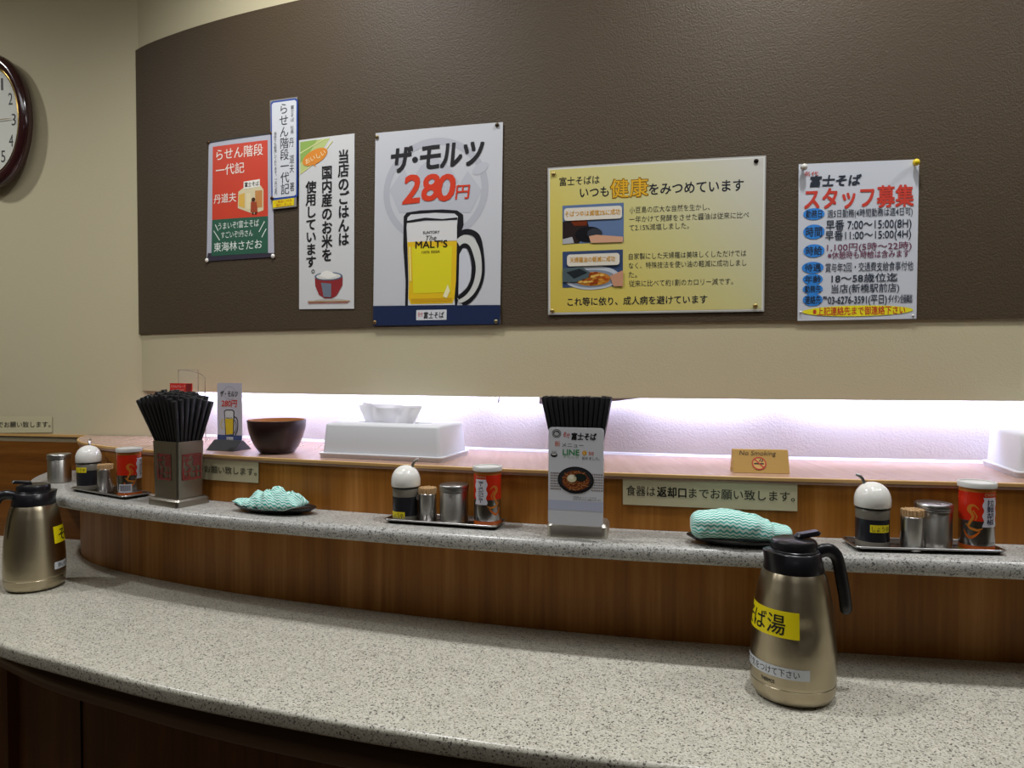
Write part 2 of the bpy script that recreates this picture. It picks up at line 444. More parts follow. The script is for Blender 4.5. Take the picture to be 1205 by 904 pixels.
# ------------------------------------------------------------------ flat artwork (sheets, signs, labels)
INK = {}
def ink(h, rough=0.55):
    k = (h, rough)
    if k not in INK: INK[k] = mat('ink_%s_%d' % (h.lstrip('#'), int(rough * 100)), h, rough)
    return INK[k]
_TXT = {}
def glyphs(s, bold):
    if (s, bold) in _TXT: return _TXT[(s, bold)]
    c = bpy.data.curves.new('glyph', 'FONT'); c.body = s; c.resolution_u = 3; c.offset = bold
    o = bpy.data.objects.new('glyph', c); COL.objects.link(o)
    dg = bpy.context.evaluated_depsgraph_get()
    me = bpy.data.meshes.new_from_object(o.evaluated_get(dg))
    v = [(p.co.x, p.co.y) for p in me.vertices]; f = [tuple(p.vertices) for p in me.polygons]
    bpy.data.objects.remove(o); bpy.data.curves.remove(c); bpy.data.meshes.remove(me)
    _TXT[(s, bold)] = (v, f)
    return v, f
class Art:
    """flat print; drawing units are those of quad (x right, y down); W, H in metres"""
    def __init__(self, W, H, quad=None):
        self.W, self.H = W, H
        self.q = quad or [(0, 0), (100, 0), (100, 100), (0, 100)]
        q = self.q
        self.kx = W / ((q[1][0] - q[0][0] + q[2][0] - q[3][0]) / 2)
        self.ky = H / ((q[3][1] - q[0][1] + q[2][1] - q[1][1]) / 2)
        self.items = []
    def uv(self, x, y):
        (ax, ay), (bx, by), (cx, cy), (dx, dy) = self.q
        u = v = 0.5
        for _ in range(12):
            X = ax*(1-u)*(1-v) + bx*u*(1-v) + cx*u*v + dx*(1-u)*v - x
            Y = ay*(1-u)*(1-v) + by*u*(1-v) + cy*u*v + dy*(1-u)*v - y
            xu = (bx-ax)*(1-v) + (cx-dx)*v; xv = (dx-ax)*(1-u) + (cx-bx)*u
            yu = (by-ay)*(1-v) + (cy-dy)*v; yv = (dy-ay)*(1-u) + (cy-by)*u
            det = xu*yv - xv*yu
            u -= (X*yv - Y*xv)/det; v -= (Y*xu - X*yu)/det
        return u, v
    def m(self, x, y):
        u, v = self.uv(x, y); return (u * self.W, -v * self.H)
    def add(self, verts, faces, col, layer): self.items.append((verts, faces, col, layer))
    def full(self, col, layer=0, inset=0.0):
        i = inset; W, H = self.W, self.H
        self.add([(i, -i), (W - i, -i), (W - i, -H + i), (i, -H + i)], [(0, 1, 2, 3)], col, layer)
    def poly(self, pts, col, layer): self.add([self.m(*p) for p in pts], [tuple(range(len(pts)))], col, layer)
    def rect(self, x0, y0, x1, y1, col, layer): self.poly([(x0, y0), (x1, y0), (x1, y1), (x0, y1)], col, layer)
    def box(self, cx, cy, w, h, col, layer, r=0.0):
        """upright box about a centre, square to the sheet"""
        X, Y = self.m(cx, cy); w *= self.kx; h *= self.ky; r *= self.kx
        pts = rrect(w, h, max(r, 1e-5), 4 if r else 1)
        self.add([(X + a, Y + b) for a, b in pts], [tuple(range(len(pts)))], col, layer)
    def frame(self, cx, cy, w, h, t, col, layer):
        self.box(cx, cy - h / 2 + t / 2, w, t, col, layer); self.box(cx, cy + h / 2 - t / 2, w, t, col, layer)
        self.box(cx - w / 2 + t / 2, cy, t, h, col, layer); self.box(cx + w / 2 - t / 2, cy, t, h, col, layer)
    def ell(self, cx, cy, rx, ry, col, layer, n=36, rot=0.0):
        X, Y = self.m(cx, cy); rx *= self.kx; ry *= self.ky; c, s = math.cos(rot), math.sin(rot)
        self.add([(X + rx*math.cos(2*PI*i/n)*c - ry*math.sin(2*PI*i/n)*s, Y + rx*math.cos(2*PI*i/n)*s + ry*math.sin(2*PI*i/n)*c) for i in range(n)], [tuple(range(n))], col, layer)
    def ring(self, cx, cy, rx, ry, t, col, layer, n=48, a0=0, a1=2*PI):
        X, Y = self.m(cx, cy); rx *= self.kx; ry *= self.ky; t *= self.kx
        v, f = [], []
        for i in range(n + 1):
            a = a0 + (a1 - a0) * i / n
            v += [(X + rx*math.cos(a), Y + ry*math.sin(a)), (X + (rx-t)*math.cos(a), Y + (ry-t)*math.sin(a))]
        for i in range(n): f.append((2*i, 2*i+1, 2*i+3, 2*i+2))
        self.add(v, f, col, layer)
    def stroke(self, pts, w, col, layer):
        if len(pts) > 4:
            w = list(w) if isinstance(w, (list, tuple)) else [w] * len(pts)
            for _ in range(2):
                q, k = [pts[0]], [w[0]]
                for i in range(len(pts) - 1):
                    for f in (0.25, 0.75):
                        q.append((pts[i][0] + (pts[i+1][0] - pts[i][0]) * f, pts[i][1] + (pts[i+1][1] - pts[i][1]) * f)); k.append(w[i] + (w[i+1] - w[i]) * f)
                pts, w = q + [pts[-1]], k + [w[-1]]
        P = [Vector(self.m(*p)) for p in pts]
        ws = w if isinstance(w, (list, tuple)) else [w] * len(P)
        v, f = [], []
        for i, p in enumerate(P):
            t = (P[min(i + 1, len(P) - 1)] - P[max(i - 1, 0)]).normalized(); h = ws[i] * self.kx / 2
            v += [(p.x - t.y*h, p.y + t.x*h), (p.x + t.y*h, p.y - t.x*h)]
        for i in range(len(P) - 1): f.append((2*i, 2*i+1, 2*i+3, 2*i+2))
        self.add(v, f, col, layer)
    def text(self, s, cx, cy, w, h, col, layer=3, bold=0.0, shear=0.0, rot=0.0, tight=False):
        """one level line, em height h, total width w, about a centre"""
        v, f = glyphs(s, 0.0)
        if not v: return
        X, Y = self.m(cx, cy)
        x0 = min(p[0] for p in v); x1 = max(p[0] for p in v)
        if tight: ym0 = min(p[1] for p in v); ym1 = max(p[1] for p in v)
        else: ym0, ym1 = -0.09, 0.85
        sx = w * self.kx / (x1 - x0); sy = h * self.ky / (ym1 - ym0); c, si = math.cos(rot), math.sin(rot)
        out = []
        for a, b in v:
            y = (b - (ym0 + ym1) / 2) * sy; x = (a - (x0 + x1) / 2) * sx + y * shear
            out.append((X + x*c - y*si, Y + x*si + y*c))
        d = bold * h * self.ky
        for k, (ox, oy) in enumerate(((0, 0),) if bold < 0.004 else ((-d, -d), (d, -d), (-d, d), (d, d), (0, 0))):
            self.add([(a + ox, b + oy) for a, b in out], f, col, layer + 0.03 * k)
    def column(self, s, cx, y0, y1, w, col, layer=3, bold=0.0, dx=0.0):
        """one upright line, a character per cell"""
        n = len(s); ch = (y1 - y0) / n
        for i, k in enumerate(s):
            if k in ' \u3000': continue
            v, f = glyphs(k, 0.0)
            if not v: continue
            X, Y = self.m(cx + dx * (i + 0.5) / n, y0 + ch * (i + 0.5))
            if bold >= 0.004 and k not in '。、ー～':
                d = bold * w * self.kx; sx = w * self.kx / 0.94; sy = ch * self.ky / 0.97
                xo = 0.5 if ord(k) >= 128 else (min(p[0] for p in v) + max(p[0] for p in v)) / 2
                for j, (ox, oy) in enumerate(((-d, -d), (d, -d), (-d, d), (d, d))):
                    self.add([(X + (a - xo) * sx + ox, Y + (b - 0.38) * sy + oy) for a, b in v], f, col, layer - 0.03 * (j + 1))
            sx = w * self.kx / 0.94; sy = ch * self.ky / 0.97
            ox, oy = 0.5, 0.38
            if k in '。、': ox, oy = 0.0, -0.1
            if k in 'ー～': self.add([(X + (b - oy) * sx, Y - (a - ox) * sy) for a, b in v], f, col, layer); continue
            if ord(k) < 128:
                ox = (min(p[0] for p in v) + max(p[0] for p in v)) / 2
            self.add([(X + (a - ox) * sx, Y + (b - oy) * sy) for a, b in v], f, col, layer)
    def build(self, name, fn, parent=None, cut=0.03, gap=0.00022, rough=0.55, special=None):
        """fn(x, y, off) -> world or local point, x right, y down is negative, off = distance from the backing"""
        bm = bmesh.new(); uvl = bm.loops.layers.uv.verify(); mats = []; idx = {}
        for verts, faces, col, layer in self.items:
            if col not in idx:
                idx[col] = len(mats); mats.append(special[col] if special and col in special else ink(col, rough))
            V = [bm.verts.new((x, y, layer * gap)) for x, y in verts]
            for f in faces:
                try: bm.faces.new([V[i] for i in f]).material_index = idx[col]
                except ValueError: pass
        if cut:
            n = int(self.W / cut)
            for k in range(1, n + 1):
                x = self.W * k / (n + 1)
                bmesh.ops.bisect_plane(bm, geom=bm.verts[:] + bm.edges[:] + bm.faces[:], plane_co=(x, 0, 0), plane_no=(1, 0, 0), dist=1e-7)
        for f in bm.faces:
            for l in f.loops: l[uvl].uv = (l.vert.co.x / self.W, 1 + l.vert.co.y / self.H)
        bmesh.ops.recalc_face_normals(bm, faces=bm.faces[:])
        for v in bm.verts: v.co = fn(v.co.x, v.co.y, v.co.z)
        return obj(name, bm, mats, parent, recalc=False)

class Sheet(Art):
    """a sheet fixed to an upright curved surface; quad in drawing units with pixel origin and scale"""
    def __init__(self, cv, quad, org, sc, off):
        self.cv, self.off = cv, off
        self.px = [(org[0] + x / sc, org[1] + y / sc) for x, y in quad]
        self.org, self.sc = org, sc
        self.c = [cv.hit(*p) for p in self.px]
        W = (self.c[1][0] - self.c[0][0] + self.c[2][0] - self.c[3][0]) / 2
        H = (self.c[0][1] - self.c[3][1] + self.c[1][1] - self.c[2][1]) / 2
        super().__init__(W, H, quad)
    def fn(self, x, y, off):
        u, v = x / self.W, -y / self.H; c = self.c
        s = c[0][0]*(1-u)*(1-v) + c[1][0]*u*(1-v) + c[2][0]*u*v + c[3][0]*(1-u)*v
        z = c[0][1]*(1-u)*(1-v) + c[1][1]*u*(1-v) + c[2][1]*u*v + c[3][1]*(1-u)*v
        p, n = self.cv.at(s); o = self.off + off
        return Vector((p.x + n.x * o, p.y + n.y * o, z))
    def make(self, name, label, cat, back=None, rough=0.5, special=None, group=None):
        """print on the front, a thin backing sheet behind it"""
        if back: pass
        o = self.build(name, self.fn, rough=rough, special=special)
        return tag(o, label, cat, group)
    def spot(self, x, y):
        u, v = self.uv(x, y); return self.fn(u * self.W, -v * self.H, 0.0), self.cv.at(self.cv.hit(self.org[0] + x / self.sc, self.org[1] + y / self.sc)[0])[1]

GLOSS = mat('laminate_film', '#ffffff', 0.12, alpha=0.10, spec=0.6)
def film(sh, grow, layer):
    g = grow; sh.add([(-g, g), (sh.W + g, g), (sh.W + g, -sh.H - g), (-g, -sh.H - g)], [(0, 1, 2, 3)], 'film', layer)

OFF = 0.0055
# --- red book poster
A = Sheet(BAND, [(58, 218), (298, 184), (306, 655), (50, 672)], (230, 100), 3.2286, OFF)
A.full('#b9b9c4', 0)
A.poly([(58, 218), (298, 184), (298, 190), (58, 225)], '#26262c', 1)
A.poly([(55, 640), (306, 640), (306, 655), (50, 672)], '#3c3744', 1)
A.poly([(75, 238), (282, 212), (284, 500), (73, 514)], '#d2452f', 2)
A.poly([(73, 514), (284, 500), (284, 640), (70, 652)], '#33604c', 2)
A.text('らせん階段', 178, 258, 180, 44, '#f3ece0', 3, 0.004)
A.text('一代記', 143, 322, 112, 42, '#f3ece0', 3, 0.004)
A.text('丹道夫', 124, 432, 88, 36, '#f3ece0', 3, 0.004)
A.text('うまいぞ!富士そば', 175, 532, 152, 28, '#e8efe6', 3)
A.text('すごいぞ!丹さん', 170, 568, 118, 26, '#e8efe6', 3)
A.text('東海林さだお', 172, 612, 178, 36, '#e8efe6', 3, 0.004)
A.stroke([(86, 532), (98, 556)], 2.5, '#e8efe6', 3); A.stroke([(80, 556), (104, 592)], 2.5, '#e8efe6', 3)
A.stroke([(272, 520), (252, 560)], 2.5, '#e8efe6', 3); A.stroke([(278, 548), (262, 580)], 2.5, '#e8efe6', 3)
A.poly([(176, 408), (196, 392), (258, 384), (268, 400), (268, 478), (232, 492), (174, 470)], '#dccfa8', 3)
A.poly([(196, 370), (255, 360), (255, 388), (196, 398)], '#f4f1e6', 4)
A.text('富士そば', 226, 379, 52, 18, '#2a2420', 5, 0.01)
A.poly([(178, 420), (200, 412), (200, 470), (178, 462)], '#e2b552', 4)
A.poly([(238, 404), (264, 402), (264, 466), (240, 470)], '#c98b4e', 4)
A.rect(206, 414, 222, 474, '#e7d9ae', 4)
A.ell(232, 438, 7, 8, '#4a2a1c', 5); A.poly([(223, 446), (244, 446), (248, 486), (222, 486)], '#a4482a', 5)
A.rect(228, 486, 233, 495, '#3a2018', 5); A.rect(238, 486, 243, 495, '#3a2018', 5)
red_sheet = A
A.make('book_poster', 'small red and green poster in a clear sleeve, a shop drawing in its middle', 'poster', rough=0.35)
# --- slim vertical sign with a blue border
A = Sheet(BAND, [(292, 64), (396, 50), (393, 465), (300, 476)], (230, 100), 3.2286, OFF + 0.0025)
A.full('#8f8a84', 0)
A.poly([(295, 75), (302, 67), (390, 55), (398, 62), (397, 425), (390, 430), (306, 440), (298, 432)], '#2c4a9a', 1)
A.poly([(300, 80), (306, 73), (387, 62), (393, 68), (392, 418), (386, 424), (308, 433), (303, 427)], '#d6d8dc', 2)
A.column('らせん階段一代記', 345, 73, 420, 33, '#22242c', 3, 0.004, dx=6)
A.column('富士そば', 378, 82, 145, 13, '#22242c', 3)
A.column('社長', 377, 158, 190, 12, '#22242c', 3)
A.column('丹', 375, 203, 240, 18, '#22242c', 3)
A.column('道夫', 376, 268, 338, 18, '#22242c', 3)
A.column('著', 377, 372, 408, 18, '#22242c', 3)
A.column('当店でも販売しております。一五七五円', 313, 182, 422, 11, '#30323a', 3, dx=3)
A.poly([(303, 443), (385, 432), (384, 460), (304, 470)], '#e9d11f', 2)
A.text('ご来店に付き', 344, 445, 66, 11, '#c0501c', 3); A.text('値引しました', 346, 458, 62, 11, '#c0501c', 3)
strip_sheet = A
A.make('book_sign', 'slim white vertical sign with blue border and yellow strip at its foot', 'sign', rough=0.3)
# --- rice poster
A = Sheet(BAND, [(400, 213), (610, 187), (608, 851), (400, 853)], (230, 100), 3.2286, OFF)
A.full('#d0d0cf', 0)
A.poly([(405, 220), (520, 205), (490, 250), (420, 330), (405, 340)], '#b9c77c', 1)
A.poly([(405, 220), (470, 211), (440, 262), (405, 300)], '#8fae52', 2)
A.stroke([(405, 340), (440, 315), (480, 280), (530, 215)], 3, '#e3dc8c', 3)
A.stroke([(405, 262), (460, 230), (500, 208)], 3, '#dfe0a0', 3)
A.poly([(446, 296), (462, 298), (466, 315)], '#e08a2a', 3)
A.ell(462, 276, 50, 27, '#e08a2a', 3, rot=0.32)
A.text('おいしい', 464, 276, 80, 22, '#f5e7b8', 4, 0.004, rot=0.32)
A.column('当店のごはんは', 570, 248, 612, 40, '#17171b', 3, 0.022)
A.column('国内産のお米を', 508, 308, 672, 40, '#17171b', 3, 0.022)
A.column('使用しています。', 447, 366, 742, 40, '#17171b', 3, 0.022)
A.poly([(462, 728), (567, 728), (566, 762), (545, 800), (525, 812), (500, 812), (478, 798), (464, 765)], '#8e2c2e', 3)
A.ell(514, 728, 53, 16, '#5e6f82', 4); A.ell(514, 728, 46, 12, '#d8d6ce', 5)
A.poly([(480, 726), (490, 712), (508, 706), (528, 712), (548, 726), (514, 738)], '#eceae2', 6)
A.poly([(486, 752), (525, 756), (524, 808), (496, 806)], '#6e7886', 5)
A.box(514, 823, 160, 4, '#b08a5a', 4); A.box(512, 829, 150, 3, '#a5483a', 4)
A.ell(520, 820, 60, 7, '#b7b4ac', 3)
rice_sheet = A
A.make('rice_poster', 'tall narrow white poster of vertical black characters above a red rice bowl', 'poster', rough=0.4, special={'film': GLOSS})
# --- beer poster
A = Sheet(BAND, [(48, 97), (567, 52), (555, 876), (38, 882)], (430, 130), 3.478, OFF + 0.001)
A.full('#c5c6ca', 0)
A.ring(297, 330, 214, 214, 26, '#b3b4bc', 1)
A.poly([(108, 330), (170, 240), (200, 300), (240, 230), (297, 190), (354, 230), (400, 300), (430, 250), (486, 330), (440, 420), (150, 420)], '#b9bac2', 1)
for k in range(7):
    A.stroke([(190 + k * 30, 330), (215 + k * 30, 300), (240 + k * 30, 330)], 8, '#c4c5cc', 2)
A.ell(480, 240, 34, 20, '#bbbcc4', 2, rot=0.5)
for s_, x_, y_, w_, h_ in (('ザ', 160, 205, 86, 100), ('・', 217, 212, 30, 74), ('モ', 280, 196, 80, 90), ('ル', 366, 186, 82, 92), ('ツ', 452, 180, 76, 90)):
    A.text(s_, x_, y_, w_, h_, '#1b1a1e', 3, 0.034, shear=0.12, rot=0.04, tight=True) if s_ != '・' else A.ell(217, 205, 12, 12, '#1b1a1e', 3)
for s_, x_, w_, h_ in (('2', 206, 68, 112), ('8', 282, 66, 104), ('0', 344, 72, 104)):
    A.text(s_, x_, 324 if s_ == '2' else 318, w_, h_, '#d23a1c', 4, 0.030, shear=0.16, rot=0.04, tight=True)
A.text('円', 411, 334, 52, 60, '#d23a1c', 4, 0.016, shear=0.1)
A.poly([(170, 436), (182, 420), (240, 411), (330, 407), (388, 411), (412, 428), (414, 470), (404, 500), (400, 700), (388, 800), (176, 801), (178, 700), (168, 560)], '#15151a', 3)
A.poly([(186, 440), (200, 428), (300, 421), (378, 424), (392, 436), (388, 480), (388, 540), (384, 700), (378, 770), (380, 797), (188, 799), (190, 700), (186, 560), (182, 480)], '#cfd0d2', 4)
A.poly([(186, 462), (388, 458), (388, 536), (186, 540)], '#d8d6d4', 5)
A.poly([(186, 540), (300, 536), (388, 533), (384, 700), (378, 770), (370, 790), (200, 794), (190, 770), (192, 690)], '#e0b81e', 5)
A.poly([(205, 560), (370, 556), (364, 745), (210, 750)], '#dcd024', 6)
A.poly([(200, 772), (370, 768), (366, 784), (204, 788)], '#c99a1a', 6)
A.stroke([(184, 458), (260, 446), (330, 449), (390, 444)], [8, 10, 5, 8], '#15151a', 6)
A.stroke([(200, 700), (196, 560)], 8, '#ead77a', 7); A.poly([(332, 762), (352, 712), (360, 740), (348, 770)], '#eee6b4', 7)
hp = [(396, 510), (420, 496), (450, 500), (472, 520), (482, 570), (490, 640), (486, 690), (468, 740), (440, 780), (410, 797)]
A.stroke(hp, [18, 20, 20, 22, 20, 16, 18, 18, 16, 14], '#15151a', 3)
hq = [(392, 545), (420, 525), (446, 540), (464, 580), (472, 640), (468, 690), (448, 735), (420, 765), (394, 780)]
A.stroke(hq, [30, 34, 34, 34, 30, 30, 32, 30, 22], '#c9c9c4', 4)
hi = [(392, 580), (412, 552), (432, 556), (446, 590), (456, 640), (452, 690), (436, 730), (412, 756), (392, 770)]
A.stroke(hi, [14, 16, 15, 13, 16, 13, 15, 17, 12], '#15151a', 5)
A.poly([(398, 590), (412, 566), (426, 568), (438, 600), (446, 645), (442, 690), (428, 725), (408, 746), (394, 756)], '#c9cbd2', 6)
A.text('SUNTORY', 285, 500, 68, 15, '#2c2a26', 7, 0.012)
A.text('The', 284, 522, 46, 26, '#2c2a26', 7, 0.0, shear=0.35)
A.text("MALT'S", 285, 549, 130, 30, '#16140f', 7, 0.022, tight=True)
A.text('100% BEER', 283, 580, 76, 14, '#4a3c18', 7, 0.006)
A.poly([(40, 801), (557, 797), (555, 876), (38, 882)], '#1d2b4c', 5)
A.box(285, 838, 124, 42, '#d4d5d8', 6)
A.text('名代', 240, 836, 20, 20, '#c03a24', 7); A.text('富士そば', 295, 839, 82, 28, '#1b1a1e', 7, 0.012, shear=0.08)
beer_sheet = A
A.make('beer_poster', 'large white poster of a beer mug with a navy strip along its foot', 'poster', rough=0.38)
# --- health poster
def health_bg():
    m = bpy.data.materials.new('yellow_print_glare'); m.use_nodes = True; nt = m.node_tree; b = nt.nodes['Principled BSDF']
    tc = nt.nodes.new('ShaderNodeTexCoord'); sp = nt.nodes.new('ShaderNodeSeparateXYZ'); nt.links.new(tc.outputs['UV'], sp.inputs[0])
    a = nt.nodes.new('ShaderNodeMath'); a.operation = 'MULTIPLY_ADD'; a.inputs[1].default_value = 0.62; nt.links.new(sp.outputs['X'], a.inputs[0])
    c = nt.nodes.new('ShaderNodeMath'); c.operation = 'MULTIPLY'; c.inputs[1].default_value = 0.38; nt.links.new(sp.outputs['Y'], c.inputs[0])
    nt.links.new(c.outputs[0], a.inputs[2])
    r = ramp(nt, a.outputs[0], [(0.0, '#cbb34c'), (0.28, '#cdbc5e'), (0.55, '#c6bf84'), (0.85, '#c2bfab'), (1.0, '#c2c0ba')])  # printed yellow fade; the pale upper right also has glare painted in
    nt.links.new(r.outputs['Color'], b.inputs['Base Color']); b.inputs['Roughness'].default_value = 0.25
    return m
A = Sheet(BAND, [(45, 104), (1165, 40), (1155, 841), (47, 859)], (635, 175), 4.382, OFF + 0.001)
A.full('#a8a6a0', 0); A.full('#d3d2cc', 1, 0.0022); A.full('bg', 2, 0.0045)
INKD = '#20242e'
A.text('富士そばは', 218, 170, 214, 46, INKD, 3, 0.006)
A.text('いつも', 298, 228, 152, 56, INKD, 3, 0.012)
A.text('健康', 482, 208, 196, 100, '#8a6416', 3, 0.03); A.text('健康', 482, 208, 190, 94, '#d9a62a', 4, 0.008)
A.text('をみつめています', 820, 203, 470, 62, INKD, 3, 0.012)
T = [('小豆島の広大な自然を生かし、', 686, 313, 406, 34), ('一年かけて発酵をさせた醤油は従来に比べ', 782, 357, 600, 34), ('て2.15%減塩しました。', 634, 406, 304, 34),
     ('自家製にした天婦羅は美味しくしただけでは', 774, 550, 590, 34), ('なく、特殊技法を使い油の軽減に成功しまし', 774, 598, 592, 34), ('た。', 500, 652, 44, 34), ('従来に比べて約1割のカロリー減です。', 742, 692, 526, 34)]
for s_, x_, y_, w_, h_ in T: A.text(s_, x_, y_, w_, h_, '#3a3c3a', 3, 0.002)
A.text('これ等に依り、成人病を避けています', 516, 785, 726, 44, INKD, 3, 0.012)
A.box(290, 390, 326, 202, '#5e7396', 3); A.poly([(128, 380), (260, 372), (270, 410), (215, 490), (128, 495)], '#2a211f', 4)
A.poly([(150, 350), (262, 345), (258, 400), (190, 402)], '#6e2e16', 5); A.ell(268, 445, 72, 40, '#16161a', 6)
A.ell(300, 440, 40, 26, '#32363c', 7)
A.poly([(270, 455), (310, 448), (450, 458), (450, 485), (280, 490)], '#c99a7c', 8); A.poly([(128, 470), (180, 458), (190, 490), (128, 495)], '#a9a9ac', 5)
A.box(290, 338, 308, 66, '#d6cfc0', 9, 16); A.text('そばつゆは減塩2%に成功', 288, 336, 292, 30, '#cf9628', 10, 0.01)
A.box(288, 622, 322, 190, '#39496a', 3); A.ell(285, 668, 150, 62, '#b6bcc4', 4); A.ell(285, 672, 128, 46, '#7d8794', 5); A.ell(288, 674, 96, 36, '#b8762a', 6)
for k in range(26):
    an = k * 2.4; rr_ = 84 * math.sqrt((k + 0.5) / 26)
    A.ell(288 + rr_ * math.cos(an), 672 + 0.36 * rr_ * math.sin(an), 13, 7, ('#c98a34', '#a4511e', '#d9ad58', '#8f3d16')[k % 4], 7 + (k % 3), 10)
A.poly([(128, 620), (230, 612), (275, 640), (265, 668), (200, 690), (128, 690)], '#4c5a5e', 10); A.poly([(150, 640), (220, 622), (262, 642), (190, 672)], '#22282c', 11)
A.poly([(380, 660), (450, 630), (450, 712), (400, 712)], '#bf8c70', 10)
A.box(292, 576, 280, 62, '#d6cfc0', 12, 16); A.text('天婦羅油の軽減に成功', 288, 574, 240, 28, '#cf9628', 13, 0.01)
health_sheet = A
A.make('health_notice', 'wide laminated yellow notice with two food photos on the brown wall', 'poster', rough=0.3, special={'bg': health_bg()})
# --- staff poster
A = Sheet(BAND, [(62, 63), (684, 38), (670, 862), (56, 873)], (925, 180), 4.41, OFF)
A.full('#c3c6cd', 0)
A.text('名代', 128, 113, 76, 24, '#b8322a', 3, 0.008)
A.text('富士そば', 254, 148, 262, 58, '#1d2634', 3, 0.03, shear=0.14)
A.text('スタッフ募集', 374, 234, 560, 112, '#c23626', 3, 0.022)
BL = '#2b7fd0'; NV = '#1c2838'
for s_, y_, rx_, ry_ in (('勤務日', 320, 56, 30), ('時間', 412, 56, 38), ('時給', 510, 56, 34), ('待遇', 597, 57, 30), ('年齢', 657, 53, 28), ('勤務先', 708, 53, 27), ('連絡先', 764, 53, 32)):
    x_ = 142 if y_ < 550 else 136
    A.ell(x_, y_, rx_, ry_, BL, 3); A.text(s_, x_, y_, 84, ry_ * 1.35, NV, 4, 0.012)
PU = '#6b2c48'
for s_, x_, y_, w_, h_, c_, b_ in (('週5日勤務(4時間勤務は週4日可)', 432, 312, 436, 42, NV, 0.006), ('早番 7:00～15:00(8H)', 425, 372, 438, 56, NV, 0.008), ('早番11:00～15:00(4H)', 422, 426, 440, 52, NV, 0.008),
                         ('1,100円(5時～22時)', 428, 487, 434, 42, PU, 0.008), ('※休憩時も時給は含みます', 424, 528, 420, 40, PU, 0.008), ('賞与年2回・交通費支給食事付他', 428, 592, 452, 48, NV, 0.004),
                         ('18～58歳位迄', 404, 650, 340, 46, NV, 0.012), ('当店(新橋駅前店)', 408, 703, 350, 46, NV, 0.008), ('℡03-6276-3591(平日)', 355, 762, 330, 50, NV, 0.012), ('ダイタン企画㈱迄', 588, 758, 122, 46, NV, 0.008)):
    A.text(s_, x_, y_, w_, h_, c_, 3, b_)
A.ell(366, 821, 288, 28, '#e6da1e', 3); A.text('※上記連絡先まで御連絡下さい', 374, 820, 478, 44, '#c23626', 4, 0.01)
staff_sheet = A
A.make('staff_poster', 'white recruiting notice with blue ovals and large red characters', 'poster', rough=0.55)

# --- tacks
def tack(sheet, x, y, color, label, r=0.0042, metal=0.8, ball=False):
    p, n = sheet.spot(x, y)
    if ball: bm = lathe([(0.002, 0), (0.002, 0.004), (0.004, 0.005), (0.0058, 0.008), (0.0058, 0.011), (0.004, 0.0145), (0, 0.0155)], 20)
    else: bm = lathe([(r, 0), (r, 0.001), (r * 0.8, 0.0022), (r * 0.4, 0.003), (0, 0.0032)], 20)
    rot = Vector((n.x, n.y, 0)).to_track_quat('Z', 'Y').to_matrix().to_4x4()
    bmesh.ops.transform(bm, matrix=Matrix.Translation(p + Vector((n.x, n.y, 0)) * 0.0005) @ rot, verts=bm.verts[:])
    o = obj('thumbtack', bm, mat('tack_' + color, '#' + color, 0.35, metal), smooth=60)
    return tag(o, label, 'pin', 'tacks holding the wall sheets')
tack(red_sheet, 58, 222, '5d4630', 'brown tack at the upper left corner of the small red poster')
tack(red_sheet, 297, 188, '5d4630', 'brown tack where the red poster meets the slim blue-bordered sign', 0.0042)
tack(red_sheet, 52, 668, 'e4e0d6', 'white tack at the lower left corner of the small red poster', 0.005, 0.0)
tack(red_sheet, 302, 652, 'e4e0d6', 'white tack at the lower right corner of the small red poster', 0.005, 0.0)
tack(strip_sheet, 301, 434, '4a3626', 'brown tack low on the slim blue-bordered sign')
tack(beer_sheet, 55, 113, '8a7a55', 'brass tack at the upper left corner of the beer poster')
tack(beer_sheet, 545, 64, '4e4636', 'dark tack at the upper right corner of the beer poster')
tack(beer_sheet, 46, 868, '8a6f45', 'brass tack at the lower left corner of the beer poster')
tack(beer_sheet, 540, 865, '8f8460', 'brass tack at the lower right corner of the beer poster')
tack(health_sheet, 78, 136, '9a8650', 'brass tack at the upper left corner of the yellow notice')
tack(health_sheet, 1117, 70, '1c1712', 'black tack at the upper right corner of the yellow notice')
tack(health_sheet, 70, 838, '9a8650', 'brass tack at the lower left corner of the yellow notice')
tack(health_sheet, 1112, 812, '9a8650', 'brass tack at the lower right corner of the yellow notice')
tack(staff_sheet, 84, 86, 'c3c0b8', 'white ball pin at the upper left of the recruiting notice', ball=True, metal=0.0)
tack(staff_sheet, 658, 62, 'd8bc14', 'yellow ball pin at the upper right of the recruiting notice', ball=True, metal=0.0)
tack(staff_sheet, 72, 828, 'cfccc4', 'tiny pale tack at the lower left of the recruiting notice', 0.002, 0.0)
tack(staff_sheet, 652, 845, 'cfccc4', 'tiny pale tack at the lower right of the recruiting notice', 0.002, 0.0)

# --- tray return signs
SIGN = '食器は返却口までお願い致します。'
def return_sign(cv, quad, label, off=0.002):
    A = Sheet(cv, quad, (0, 0), 1.0, off)
    A.full('#c3ba97', 0)
    q = A.q; yc = lambda u: ((q[0][1] + q[3][1]) / 2) * (1 - u) + ((q[1][1] + q[2][1]) / 2) * u
    x0, x1 = q[0][0], q[1][0]; w = x1 - x0; h = (q[3][1] - q[0][1])
    for s_, a, b, bold in (('食器は', 0.02, 0.195, 0.006), ('返却口', 0.203, 0.375, 0.024), ('までお願い致します。', 0.385, 0.99, 0.008)):
        u = (a + b) / 2; A.text(s_, x0 + u * w, yc(u), (b - a) * w * 0.985, h * 0.36, '#3b382e' if bold < 0.02 else '#15130f', 2, bold)
    return A.make('return_sign', label, 'sign', rough=0.45, group='tray return signs')
return_sign(PANEL, [(733, 560), (938, 567.5), (938, 601.5), (733, 593.5)], 'cream lettered sign on the walnut backboard beneath the No Smoking block', 0.002)
